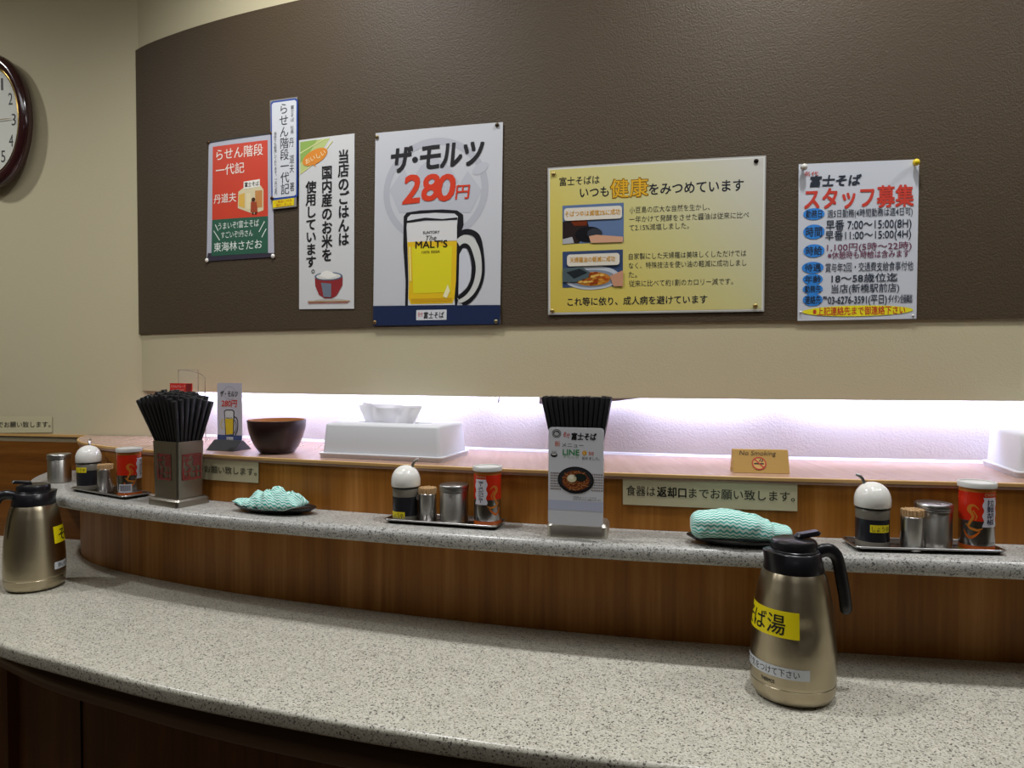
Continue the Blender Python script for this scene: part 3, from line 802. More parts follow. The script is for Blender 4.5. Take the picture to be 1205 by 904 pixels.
return_sign(PANEL, [(184, 535.6), (305, 542.2), (305, 568.4), (184, 559.4)], 'cream lettered sign partly hidden behind the square chopstick holder', 0.002)
return_sign(LEFT, [(-52, 490.2), (62, 489.7), (62, 509), (-52, 509.9)], 'cream lettered sign on the far left wall, cut by the photo edge', 0.002)

# ------------------------------------------------------------------ object materials
M_STEEL = mat('stainless_steel', '#b9b8b6', 0.30, 1.0)
M_STEELD = mat('brushed_holder_steel', '#a09a90', 0.36, 1.0, bump=(500, 0.08, 0.0005))
def brushed(name, color, rough):
    m = mat(name, color, rough, 1.0); nt = m.node_tree; b = nt.nodes['Principled BSDF']
    t = nt.nodes.new('ShaderNodeTangent'); t.direction_type = 'RADIAL'; t.axis = 'Z'
    nt.links.new(t.outputs[0], b.inputs['Tangent']); b.inputs['Anisotropic'].default_value = 0.75; b.inputs['Anisotropic Rotation'].default_value = 0.25
    return m
M_CHAMP = brushed('champagne_steel', '#b3a78e', 0.30)
M_BLACKP = mat('black_plastic', '#17161a', 0.28)
M_BLACKM = mat('matt_black_plastic', '#141416', 0.45)
M_WHITEP = mat('white_plastic', '#cfcfd2', 0.35)
M_DOME = mat('glossy_white_plastic', '#e2e0d9', 0.12, coat=0.5)
M_GREYP = mat('smoky_plastic', '#6f6a60', 0.22)
M_SOY = mat('soy_sauce_seen_through', '#26272c', 0.18)
M_WOODEND = mat('toothpick_wood', '#c7a477', 0.7)
M_CHOP = mat('black_chopstick', '#17171a', 0.38)
M_CHOPEND = mat('chopstick_end', '#2a2a2e', 0.6)

def face_cam(p): return math.atan2(-p[1], -p[0]) + PI / 2
def wrap(prof, az0, z0, off=0.0004):
    """maps flat art onto a body of revolution; front is -y, az in radians to the right"""
    def R(z):
        for (r0, a), (r1, b) in zip(prof, prof[1:]):
            if a <= z <= b and b > a: return r0 + (r1 - r0) * (z - a) / (b - a)
        return prof[0][0]
    def fn(x, y, o):
        z = z0 + y; r = R(z); rr = R(z0)
        a = az0 + x / rr; q = r + off + o
        return Vector((q * math.sin(a), -q * math.cos(a), z))
    return fn
def planar(origin, ex, ey, en):
    origin, ex, ey, en = Vector(origin), Vector(ex).normalized(), Vector(ey).normalized(), Vector(en).normalized()
    return lambda x, y, o: origin + ex * x + ey * y + en * o

# ------------------------------------------------------------------ wall clock (upright oval)
s_, z_ = LEFT.hit(0, 147); p_, n_ = LEFT.at(s_)
ck = empty('wall_clock', (p_.x + n_.x * 0.017 + 0.004, p_.y + n_.y * 0.017, z_), math.atan2(n_.y, n_.x) + PI / 2, 'oval dark wooden wall clock with a white dial, cut by the photo edge', 'clock')
CX, CZ = 0.112, 0.170
def oval(bmprof, n=96):
    """rings of (scale x, scale z, depth)"""
    bm = bmesh.new(); R = []
    for sx, sz, d in bmprof: R.append([bm.verts.new((sx * math.cos(2*PI*i/n), -d, sz * math.sin(2*PI*i/n))) for i in range(n)])
    for a, b in zip(R, R[1:]):
        for i in range(n): bm.faces.new((a[i], a[(i+1) % n], b[(i+1) % n], b[i]))
    return bm, R
bm, R = oval([(CX - 0.03, CZ - 0.03, -0.0165), (CX - 0.02, CZ - 0.02, -0.004), (CX, CZ, 0.0), (CX + 0.001, CZ + 0.001, 0.010), (CX - 0.003, CZ - 0.004, 0.019), (CX - 0.010, CZ - 0.012, 0.024), (CX - 0.019, CZ - 0.022, 0.023), (CX - 0.026, CZ - 0.031, 0.018), (CX - 0.028, CZ - 0.034, 0.013), (CX - 0.028, CZ - 0.034, 0.0)])
obj('case', bm, mat('dark_cherry_lacquer', '#35191a', 0.16, coat=0.6), ck, smooth=50)
bm, R = oval([(CX - 0.0255, CZ - 0.031, 0.018), (CX - 0.027, CZ - 0.033, 0.019), (CX - 0.029, CZ - 0.036, 0.016), (CX - 0.029, CZ - 0.036, 0.011)])
obj('bezel', bm, mat('gold_ring', '#c9a85a', 0.25, 1.0), ck, smooth=50)
bm, R = oval([(CX - 0.028, CZ - 0.035, 0.0115), (0.002, 0.002, 0.0115)]); bm.faces.new(R[-1])
dial = obj('dial', bm, mat('dial_white', '#cfcfc4', 0.5), ck)
A = Art(0.2, 0.3, [(-0.1, -0.15), (0.1, -0.15), (0.1, 0.15), (-0.1, 0.15)])
for h in range(1, 13):
    a = PI / 2 - h * PI / 6
    A.text(str(h), 0.066 * math.cos(a), -0.106 * math.sin(a), 0.0125 * len(str(h)) * (0.5 if h == 1 else 1), 0.030, '#2c2c2a', 1, tight=True)
for k in range(60):
    a = k * PI / 30; A.ell(0.0775 * math.cos(a), 0.127 * math.sin(a), 0.0007, 0.0007, '#55534c', 1, 8)
A.build('numerals', planar((-0.1, -0.0117, 0.15), (1, 0, 0), (0, 0, 1), (0, -1, 0)), dial, cut=0)
def hand(name, ang, L, w, d, m):
    bm = bmesh.new(); c, s = math.cos(ang), math.sin(ang)
    P = [(-0.015, -w * .6), (-0.015, w * .6), (L * .7, w), (L, 0.0), (L * .7, -w)]
    pts = [(x * c - y * s, x * s + y * c) for x, y in P]
    a = [bm.verts.new((x, -d, z)) for x, z in pts]; b = [bm.verts.new((x, -d - 0.0008, z)) for x, z in pts]
    bm.faces.new(a); bm.faces.new(b)
    for i in range(5): bm.faces.new((a[i], a[(i+1) % 5], b[(i+1) % 5], b[i]))
    obj(name, bm, m, ck)
hand('hour_hand', math.radians(66), 0.052, 0.0035, 0.0125, ink('#1d1d1d'))
hand('minute_hand', math.radians(120), 0.080, 0.003, 0.0138, ink('#1d1d1d'))
hand('second_hand', math.radians(2), 0.066, 0.0008, 0.0151, mat('gold_ring', '#c9a85a'))

# ------------------------------------------------------------------ niche lights
M_LED = bpy.data.materials.new('lit_tube'); M_LED.use_nodes = True
b_ = M_LED.node_tree.nodes['Principled BSDF']; b_.inputs['Base Color'].default_value = (1, 1, 1, 1)
b_.inputs['Emission Color'].default_value = (*LED_COLOR, 1); b_.inputs['Emission Strength'].default_value = LED_STRENGTH
TUBES = [(-0.82, -0.085, 'above the bowl and tissue box'), (-0.045, 0.48, 'behind the menu card chopsticks'), (0.52, 1.20, 'right of the No Smoking block')]
def niche_pt(x):
    i = min(range(len(NICHE.p)), key=lambda k: abs(NICHE.p[k].x - x)); return NICHE.p[i] + NICHE.n[i] * 0.034
for x0, x1, where in TUBES:
    a, b = niche_pt(x0), niche_pt(x1); mid = (a + b) / 2; L = (b - a).length; ang = math.atan2(b.y - a.y, b.x - a.x)
    t = empty('strip_light', (mid.x, mid.y, 1.218), ang, 'glowing white light tube tucked behind the cream band, ' + where, 'light')
    bm = tube([(-L / 2, 0, 0), (L / 2, 0, 0)], 0.008, 14); obj('light_tube', bm, M_LED, t, smooth=60)
    bm = loft([(rrect(L + 0.03, 0.026, 0.004), 0.012), (rrect(L + 0.03, 0.026, 0.004), 0.044)]); obj('housing', bm, M_WHITEP, t)
    for sx in (-1, 1):
        bm = loft([(rrect(0.014, 0.024, 0.003, cx=sx * (L / 2 + 0.007)), -0.012), (rrect(0.014, 0.024, 0.003, cx=sx * (L / 2 + 0.007)), 0.012)]); obj('end_cap', bm, M_WHITEP, t)
# connector box that hangs a little below the band
p0 = at(640, 470, 1.185); a = niche_pt(0.07); b = niche_pt(0.27)
mid = (a + b) / 2; L = (b - a).length; ang = math.atan2(b.y - a.y, b.x - a.x)
bm = bmesh.new(); P = [(-L / 2, 1.2095), (-L / 2, 1.178), (L * 0.05, 1.178), (L * 0.12, 1.183), (L / 2, 1.1935), (L / 2, 1.2095)]
fa = [bm.verts.new((x, -0.016, z)) for x, z in P]; fb = [bm.verts.new((x, 0.010, z)) for x, z in P]
bm.faces.new(fa); bm.faces.new(fb)
for i in range(len(P)): bm.faces.new((fa[i], fa[(i+1) % 6], fb[(i+1) % 6], fb[i]))
o = obj('light_connector', bm, mat('grey_white_plastic', '#a3a0a8', 0.4)); o.location = (mid.x, mid.y, 0); o.rotation_euler = (0, 0, ang)
tag(o, 'greyish plastic light connector hanging under the cream band right of the chopsticks', 'light fitting')
a = niche_pt(-0.012); bm = tube(bez((0.006, 0, 0.02), (0.004, 0, 0.0), (-0.002, 0, -0.008), (-0.003, 0, -0.024), 8), 0.0022, 8)
o = obj('wire_clip', bm, M_WHITEP, smooth=60); o.location = (a.x, a.y - 0.012, 1.203)
tag(o, 'tiny white wire hook under the cream band above the centre pepper can', 'clip')

# ------------------------------------------------------------------ condiment sets
def tray(FL, FR, BR, label):
    FL, FR, BR = Vector(FL), Vector(FR), Vector(BR); BL = FL + BR - FR; c = (FL + BR) / 2
    w, d = (FR - FL).length, (BR - FR).length; ang = math.atan2((FR - FL).y, (FR - FL).x)
    t = empty('condiment_tray', (c.x, c.y, Z_SHELF), ang, label, 'tray', 'steel trays on the stone shelf')
    bm = loft([(rrect(w - 0.024, d - 0.024, 0.006), 0.0003), (rrect(w - 0.012, d - 0.012, 0.006), 0.0005), (rrect(w - 0.003, d - 0.003, 0.007), 0.0045), (rrect(w, d, 0.008), 0.0055), (rrect(w, d, 0.008), 0.007),
               (rrect(w - 0.006, d - 0.006, 0.006), 0.007), (rrect(w - 0.014, d - 0.014, 0.005), 0.0022), (rrect(w - 0.024, d - 0.024, 0.004), 0.0018)])
    obj('tray_body', bm, mat('dark_polished_steel', '#8d8a88', 0.2, 1.0), t, smooth=50)
    bm = tube([(x, y, 0.0068) for x, y in rrect(w - 0.002, d - 0.002, 0.008)] + [(*rrect(w - 0.002, d - 0.002, 0.008)[0], 0.0068)], 0.0016, 8)
    obj('rolled_rim', bm, M_STEEL, t, smooth=60)
    return t
TZ = Z_SHELF + 0.002
def soy_pot(x, y, label, spout_az, lab_az, dot=None, lab_low=False, txt='しょうゆ', lab_cols=('#e6d31a', '#35301a'), lz=0.036):
    t = empty('soy_sauce_pot', (x, y, TZ), face_cam((x, y)), label, 'sauce pot', 'soy sauce pots')
    prof = [(0.021, 0.0), (0.0228, 0.0015), (0.0232, 0.01), (0.0232, 0.058)]
    bm = lathe([(0.0228, 0.0), (0.0234, 0.0015), (0.0234, 0.0095), (0.0232, 0.010)], 40); obj('pot_base', bm, M_GREYP, t, smooth=50)
    bm = lathe([(0.0232, 0.010), (0.0232, 0.0425)], 40, False, False); obj('sauce_level', bm, M_SOY, t, smooth=50)
    bm = lathe([(0.0232, 0.0425), (0.0232, 0.057), (0.0215, 0.0585)], 40, False, True); obj('pot_body', bm, M_GREYP, t, smooth=50)
    bm = lathe([(0.0222, 0.0568), (0.0237, 0.0568), (0.0237, 0.0590), (0.0222, 0.0590)], 40); obj('seal_ring', bm, M_BLACKM, t)
    dp = [(0.0246, 0.0592), (0.0252, 0.0605)] + [(0.0252 * math.cos(a) ** 0.92, 0.0685 + 0.0265 * math.sin(a)) for a in [PI / 2 * k / 12 for k in range(12)]] + [(0, 0.095)]
    bm = lathe(dp, 44); dome = obj('lid', bm, M_DOME, t, smooth=80)
    a = spout_az; dx, dy = math.sin(a), -math.cos(a); r0, r1 = 0.014, 0.0225
    bm = tube(bez((dx * 0.010, dy * 0.010, 0.086), (dx * 0.012, dy * 0.012, 0.100), (dx * 0.016, dy * 0.016, 0.103), (dx * r1, dy * r1, 0.1055), 10), 0.0024, 10)
    obj('spout', bm, M_STEEL, t, smooth=60)
    A = Art(0.030, 0.011); A.full(lab_cols[0], 0); A.text(txt, 50, 50, 84, 72, lab_cols[1], 1)
    A.build('name_label', wrap([(0.0232, 0), (0.0232, 0.06)], lab_az - 0.015 / 0.0232, lz + 0.0055, 0.0002), t, cut=0.004)
    if dot is not None:
        A = Art(0.011, 0.011); A.ell(50, 50, 48, 48, '#d8d8d4', 0)
        A.build('round_sticker', wrap([(0.0232, 0), (0.0232, 0.06)], dot - 0.24, 0.046, 0.0002), t, cut=0.004)
    return t
def toothpick_cup(x, y, label, picks_label):
    f = face_cam((x, y))
    t = empty('toothpick_cup', (x, y, TZ), f, label, 'toothpick cup', 'steel toothpick cups')
    bm = lathe([(0.0148, 0.0), (0.0155, 0.001), (0.0155, 0.0485), (0.0150, 0.0490), (0.0145, 0.0485), (0.0145, 0.002), (0, 0.002)], 36)
    obj('cup', bm, brushed('cup_steel', '#bbb9b6', 0.32), t, smooth=40)
    bm = bmesh.new(); n = 0
    for k in range(150):
        rr = 0.0134 * math.sqrt((k + 0.5) / 150); a = k * 2.39996
        cx, cy = rr * math.cos(a), rr * math.sin(a); h = 0.0585 + random.uniform(-0.0004, 0.0009)
        vs = [[bm.verts.new((cx * (1 + 0.12 * (z > 0.03)) + 0.0011 * math.cos(2*PI*i/6), cy * (1 + 0.12 * (z > 0.03)) + 0.0011 * math.sin(2*PI*i/6), z)) for i in range(6)] for z in (0.003, h)]
        for i in range(6): bm.faces.new((vs[0][i], vs[0][(i+1) % 6], vs[1][(i+1) % 6], vs[1][i]))
        bm.faces.new(vs[1]); bm.faces.new(vs[0])
    o = obj('toothpicks', bm, M_WOODEND); o.location = (x, y, TZ)
    tag(o, picks_label, 'toothpicks', kind='stuff')
def tin(x, y, z, label):
    t = empty('shaker_tin', (x, y, z), face_cam((x, y)), label, 'shaker', 'steel shaker tins')
    bm = lathe([(0.0228, 0.0), (0.0243, 0.0015), (0.0243, 0.0535), (0.0236, 0.0545)], 44); obj('tin_body', bm, brushed('brushed_tin', '#bbb8b2', 0.34), t, smooth=40)
    bm = lathe([(0.0243, 0.0545), (0.0254, 0.0550), (0.0254, 0.0562), (0.0242, 0.0570), (0.0254, 0.0580), (0.0254, 0.0592), (0.0242, 0.0600), (0.0255, 0.0612), (0.0255, 0.0640), (0.0240, 0.0658), (0.012, 0.0668), (0, 0.0670)], 44)
    obj('tin_lid', bm, M_STEEL, t, smooth=40)
def pepper_can(x, y, label, panel_az, txt, barcode=None, rev=False):
    t = empty('pepper_can', (x, y, TZ), face_cam((x, y)), label, 'spice can', 'red and silver pepper cans')
    R = 0.0228; cyl = [(R, 0), (R, 0.1)]
    bm = lathe([(0.0215, 0.0), (0.0226, 0.001), (R, 0.002), (R, 0.0925), (0.0222, 0.094)], 48); body = obj('can_body', bm, mat('can_silver', '#b3b2b2', 0.22, 1.0), t, smooth=40)
    A = Art(2 * PI * R, 0.0925, [(-180, 92.5), (180, 92.5), (180, 0), (-180, 0)])
    A.rect(-180, 92.5, 180, 86, '#a8662a', 0); A.rect(-180, 9.5, 180, 3, '#b8561a', 0); A.rect(-180, 3, 180, 0, '#a3923a', 0)
    A.rect(-180, 86, 180, 45, '#c22a14', 0)
    p = math.degrees(panel_az)
    # wavy white name panel
    pts = []
    for k in range(17):
        z = 79 - 42 * k / 16; pts.append((p - 27 + 3.0 * math.sin(k * 1.1), z))
    for k in range(17):
        z = 37 + 42 * k / 16; pts.append((p + 27 + 3.0 * math.sin(k * 1.1), z))
    A.poly(pts, '#ccc9d2', 2)
    cs = txt.split('|')
    for i, c_ in enumerate(cs): A.column(c_, p + (13 if len(cs) > 1 and i == 0 else -13 if len(cs) > 1 else 0), 76, 40, 30 if len(cs) == 1 else 22, '#2c2f4a', 3, 0.012)
    A.text('GABAN', p, 82.5, 46, 5.5, '#b9926a', 2, 0.01)
    # gold scroll ornament
    sg = -1 if not rev else 1
    q = p + sg * 62
    G = '#b9702a'
    A.stroke([(q - 22 * sg, 62), (q - 8 * sg, 68), (q + 6 * sg, 66), (q + 10 * sg, 60), (q, 56), (q - 6 * sg, 50), (q + 4 * sg, 44), (q + 10 * sg, 38)], [3, 6, 12, 14, 10, 8, 9, 7], G, 1)
    A.stroke([(q + 20 * sg, 40), (q + 4 * sg, 34), (q - 18 * sg, 32), (q - 34 * sg, 35)], [4, 9, 9, 3], G, 1)
    A.stroke([(q - 26 * sg, 31), (q - 12 * sg, 24), (q + 6 * sg, 20), (q + 18 * sg, 24), (q + 26 * sg, 31)], [4, 8, 11, 8, 4], '#c0601f', 1)
    A.stroke([(q - 4 * sg, 60), (q - 16 * sg, 52), (q - 12 * sg, 46)], [4, 5, 3], G, 1)
    A.text('ラーメンコショー', p - 6, 13.5, 76, 4.2, '#3a3430', 2)
    if barcode is not None:
        q = math.degrees(barcode); A.rect(q - 32, 27, q + 32, 10, '#cfcdd4', 2)
        for k in range(20): A.rect(q - 27 + k * 2.7, 25, q - 27 + k * 2.7 + (0.9 + (k * 7 % 3) * 0.5), 13.5, '#2a2d44', 3)
    A.build('can_print', wrap(cyl, -PI, 0.0925, 0.00015), body, cut=0.0035, gap=0.00008, rough=0.25)
    bm = lathe([(0.0232, 0.0915), (0.0246, 0.0918), (0.0249, 0.0975), (0.0240, 0.0990), (0.0225, 0.0990), (0.0218, 0.0972), (0, 0.0972)], 48)
    obj('can_lid', bm, mat('milky_lid', '#c9c8c2', 0.3), t, smooth=40)

# centre set
tray((-0.2205, 1.208), (-0.0265, 1.150), (-0.008, 1.207), 'steel condiment tray in the middle of the stone shelf, left of the menu card')
soy_pot(-0.184, 1.228, 'white-domed soy pot on the middle tray, beside the toothpicks', math.radians(75), math.radians(-42), dot=math.radians(62), lz=0.012, txt='しょうゆ')
toothpick_cup(-0.1445, 1.213, 'small steel toothpick cup on the middle tray', 'wooden toothpicks packed in the cup on the middle tray')
tin(-0.0985, 1.205, TZ, 'brushed steel shaker tin on the middle tray, left of the pepper can')
pepper_can(-0.0412, 1.190, 'red and silver pepper can at the right of the middle tray', math.radians(-30), 'ラーメンコショー', rev=True)
# right set
tray((0.4956, 1.0168), (0.699, 0.9957), (0.7055, 1.0585), 'steel condiment tray on the stone shelf right of the big flask')
soy_pot(0.533, 1.046, 'white-domed soy pot with yellow label, on the tray right of the big flask', math.radians(-80), math.radians(30), lz=0.030)
toothpick_cup(0.580, 1.025, 'small steel toothpick cup on the tray right of the big flask', 'wooden toothpicks packed in the cup on the right tray')
tin(0.6185, 1.038, TZ, 'brushed steel shaker tin on the right tray, beside the pepper can')
pepper_can(0.674, 1.026, 'red and silver pepper can on the right tray, its white panel turned right', math.radians(47), '拉麺胡椒')
# left set
tray((-0.954, 1.526), (-0.778, 1.4177), (-0.7455, 1.470), 'steel condiment tray at the left end of the stone shelf')
soy_pot(-0.9215, 1.542, 'white-domed soy pot on the left tray', math.radians(172), math.radians(-48), lz=0.044)
toothpick_cup(-0.865, 1.506, 'small steel toothpick cup on the left tray', 'wooden toothpicks packed in the cup on the left tray')
tin(-1.052, 1.647, Z_SHELF, 'steel shaker tin standing off the tray at the far left shelf end')
pepper_can(-0.788, 1.459, 'red and silver pepper can with barcode, on the left tray', math.radians(62), 'ラーメンコショー', barcode=math.radians(-22))

# ------------------------------------------------------------------ chopstick holders
def chop_proto(L=0.2):
    bm = loft([(rrect(0.0006, 0.0006, 0.0002, 2), 0.0), (rrect(0.0016, 0.0016, 0.0006, 2), L * 0.12), (rrect(0.0036, 0.0036, 0.0012, 2), L * 0.30), (rrect(0.0052, 0.0052, 0.0014, 2), L * 0.45), (rrect(0.0094, 0.0094, 0.0024, 2), L - 0.0012), (rrect(0.0082, 0.0082, 0.0020, 2), L)], cap1=True)
    return obj('chopstick', bm, [M_CHOP], smooth=40)
PROTO = chop_proto(); used = [False]
def chopstick(a, b, label, group, roll=0.0, thick=1.0):
    """from the tip a to the blunt end b"""
    if not used[0]: o = PROTO; used[0] = True
    else: o = PROTO.copy(); COL.objects.link(o)
    a, b = Vector(a), Vector(b); d = b - a
    o.location = a; q = Vector((0, 0, 1)).rotation_difference(d.normalized()) @ Quaternion((0, 0, 1), roll); o.rotation_mode = 'XYZ'; o.rotation_euler = q.to_euler()
    o.scale = (thick, thick, d.length / 0.2)
    tag(o, label, 'chopstick', group)
def seal(A, c):
    A.frame(50, 50, 92, 92, 5, c, 1)
    for k_, x_, y_ in (('富', 72, 28), ('士', 72, 73), ('そ', 28, 28), ('ば', 28, 73)): A.text(k_, x_, y_, 38, 40, c, 1, 0.012, tight=True)
# square steel holder, left
fc = Vector((-0.631, 1.333)); el = Vector((-0.866, 0.5)).normalized(); er = Vector((0.5, 0.866)).normalized()
SA, SB = 0.072, 0.092          # along er, along el
cc = fc + el * SB / 2 + er * SA / 2
# local x along er, local y along el; corner toward camera is (-,-)
ang = math.atan2(er.y, er.x)
HL = empty('chopstick_holder', (cc.x, cc.y, Z_SHELF), ang, 'square steel chopstick holder with red seal marks, left of the teal cloth', 'holder', 'steel chopstick holders')
bm = loft([(rrect(SA, SB, 0.006), 0.0), (rrect(SA, SB, 0.006), 0.011), (rrect(SA - 0.006, SB - 0.006, 0.006), 0.0145), (rrect(SA - 0.016, SB - 0.016, 0.005), 0.0145)]); obj('base', bm, M_STEELD, HL, smooth=35)
BX, BY, TX, TY = SA - 0.016, SB - 0.018, SA - 0.013, SB - 0.014
bm = loft([(rrect(BX, BY, 0.005), 0.0147), (rrect(TX, TY, 0.005), 0.124), (rrect(TX - 0.003, TY - 0.003, 0.004), 0.1243), (rrect(BX - 0.003, BY - 0.003, 0.004), 0.016)], cap0=False); obj('body', bm, M_STEELD, HL, smooth=35)
RED = '#7c2b28'
for nm, org, ex, en in (('seal_mark', (-0.0215, -BY / 2 - 0.0022, 0.102), (1, 0, 0), (0, -1, 0)), ('seal_mark', (-BX / 2 - 0.0018, 0.024, 0.102), (0, -1, 0), (-1, 0, 0))):
    A = Art(0.045, 0.054); seal(A, RED); A.build(nm, planar(org, ex, (0, 0, 1), en), HL, cut=0, gap=0.0003)
G1 = 'black chopsticks in the square steel holder'; G2 = 'black chopsticks behind the menu card'
Rm = Matrix.Rotation(ang, 3, 'Z')
NX, NY = 7, 9
for i in range(NX):
    for j in range(NY):
        px, py = (i - (NX - 1) / 2) * 0.0052, (j - (NY - 1) / 2) * 0.0054
        k0, k1 = 0.15, 2.55
        jit = lambda: random.uniform(-0.0006, 0.0006)
        c, s = math.cos(-ang), math.sin(-ang)
        sh = Vector((-0.010 * c, -0.010 * s, 0)) if True else Vector()
        a = Vector((px * k0, py * k0, 0.018)); b = Vector((px * k1 + jit(), py * k1 + jit(), 0.221 + random.uniform(-0.003, 0.004) - 0.020 * (px * px + py * py) / 0.00071))
        # the bundle leans a little to the left of the holder as a whole
        wl = Rm.inverted() @ Vector((-0.012, 0.0, 0))
        b += wl * 0.5; a -= wl * 0.58
        a = Rm @ a + Vector((cc.x, cc.y, Z_SHELF)); b = Rm @ b + Vector((cc.x, cc.y, Z_SHELF))
        chopstick(a, b, 'black chopstick standing in the square steel holder with red seals', G1, ang)
# holder behind the menu card
hc = Vector((0.1065, 1.129)); ang2 = math.radians(-12)
HC = empty('chopstick_holder', (hc.x, hc.y, Z_SHELF), ang2, 'steel chopstick holder behind the white menu card in the middle', 'holder', 'steel chopstick holders')
bm = loft([(rrect(0.095, 0.058, 0.009), 0.0), (rrect(0.095, 0.058, 0.009), 0.018), (rrect(0.089, 0.052, 0.008), 0.0225), (rrect(0.074, 0.042, 0.006), 0.0228)]); obj('base', bm, mat('satin_steel', '#d6d1c5', 0.42, 1.0), HC, smooth=35)
bm = loft([(rrect(0.074, 0.042, 0.006), 0.0228), (rrect(0.078, 0.044, 0.006), 0.120), (rrect(0.075, 0.041, 0.005), 0.1203), (rrect(0.071, 0.039, 0.005), 0.024)], cap0=False); obj('body', bm, M_STEELD, HC, smooth=35)
Rm = Matrix.Rotation(ang2, 3, 'Z')
for i in range(13):
    for j in range(4):
        px, py = (i - 6) * 0.0057, (j - 1.5) * 0.0080
        a = Vector((px * 0.45, py * 0.45, 0.026)); b = Vector((px * 1.50 - 0.003 + random.uniform(-.0004, .0004), py * 1.12, 0.2195 + random.uniform(-0.0008, 0.0012)))
        wv = Vector((hc.x, hc.y, Z_SHELF)); chopstick(Rm @ a + wv, Rm @ b + wv, 'black chopstick standing in the bundle behind the white menu card', G2, ang2, 0.85)
# menu card leaning on the holder
P0 = at(644.8, 616.5, Z_SHELF + 0.0235); P1 = at(709.5, 620.5, Z_SHELF + 0.0235)
ex = (P1 - P0); CW = ex.length; ex.normalize(); nn = Vector((ex.y, -ex.x, 0)).normalized()
up = (Vector((0, 0, 1)) - nn * 0.03).normalized(); CHt = 0.150
shift = nn * 0.0
org = P0 + shift + up * CHt - ex * 0.0
A = Art(CW, CHt, [(0, 0), (449, 0), (449, 814), (0, 814)])
pts = [(x + CW / 2, y - CHt / 2) for x, y in rrect(CW, CHt, 0.005, 5)]
A.add(pts, [tuple(range(len(pts)))], '#cfd0d6', 0)
A.rect(0, 610, 449, 690, '#b6bbd0', 1)
A.ell(66, 52, 38, 36, '#26282c', 1); A.ring(66, 52, 32, 30, 4, '#c9cacc', 2); A.ell(66, 56, 20, 14, '#b9babc', 3); A.text('富士', 66, 40, 30, 14, '#dcdcdc', 4)
A.text('名代', 148, 62, 54, 44, '#c8382c', 2, 0.006, rot=-0.35)
A.text('富士そば', 290, 72, 200, 60, '#15161a', 2, 0.03, shear=0.1)
A.text('新', 74, 138, 46, 50, '#d0603c', 2); A.text('メニュー', 200, 146, 178, 40, '#33353a', 2)
A.ell(46, 232, 28, 20, '#24262a', 1); A.ell(46, 226, 20, 9, '#c4c2bc', 2); A.text('そば', 46, 204, 40, 16, '#24262a', 2)
A.text('LINE', 186, 206, 134, 46, '#2c8a4c', 2, 0.03, tight=True); A.text('すたんぷ', 186, 246, 128, 26, '#7aa88a', 2)
A.ell(296, 208, 19, 19, '#dca12c', 2); A.text('L', 296, 208, 10, 18, '#f2e6c0', 3, tight=True); A.text('50', 350, 210, 40, 26, '#cc4a30', 2, 0.02, tight=True)
A.text('始めました。', 348, 252, 146, 28, '#2c2e32', 2)
for k in range(9):
    for r in range(7):
        cc_ = ('#5a4a3c', '#7a5a2c', '#3c4a70', '#8a6a30')[(k * 3 + r) % 4]
        for x_ in (18 + k * 10, 352 + k * 11):
            A.rect(x_, 378 + r * 22, x_ + 6, 378 + r * 22 + 13, cc_, 1)
A.ell(224, 540, 60, 12, '#8e9096', 2)
A.ell(226, 436, 148, 112, '#16161a', 3); A.ell(226, 432, 136, 98, '#2a2a2e', 4); A.ell(226, 440, 110, 84, '#7c3f22', 5)
for k in range(90):
    an = k * 2.39996; q = math.sqrt((k + 0.5) / 90); cx_, cy_ = 226 + 106 * q * math.cos(an), 440 + 80 * q * math.sin(an); t_ = an * 1.7
    A.stroke([(cx_ - 18 * math.cos(t_), cy_ - 12 * math.sin(t_)), (cx_, cy_ + 4), (cx_ + 18 * math.cos(t_ + .5), cy_ + 12 * math.sin(t_ + .5))], 5, ('#b8763e', '#94522c', '#c99058', '#6e3218')[k % 4], 6 + k % 3)
A.ell(262, 412, 54, 32, '#1c2420', 9); A.ell(196, 422, 38, 32, '#e0d8b4', 9); A.ell(192, 414, 22, 18, '#efe9d4', 10)
A.text('※写真はイメージです', 300, 578, 190, 16, '#55575c', 2); A.text('※お取り扱いのない店舗もございます', 318, 596, 226, 14, '#55575c', 2)
card = empty('menu_card', tuple(P0), 0, 'white menu card with a noodle bowl photo, leaning on the middle chopstick holder', 'card')
fnp = planar(org - P0, ex, up, nn)
A.build('card_print', lambda x, y, o: fnp(x, y, o), card, cut=0, gap=0.00012, rough=0.4)
bm = bmesh.new(); fr = [bm.verts.new(fnp(x, y, -0.0002)) for x, y in pts]; bk = [bm.verts.new(fnp(x, y, -0.0022)) for x, y in pts]
bm.faces.new(fr); bm.faces.new(bk)
for i in range(len(pts)): bm.faces.new((fr[i], fr[(i+1) % len(pts)], bk[(i+1) % len(pts)], bk[i]))
obj('card_back', bm, mat('card_white', '#c9cad0', 0.5), card)

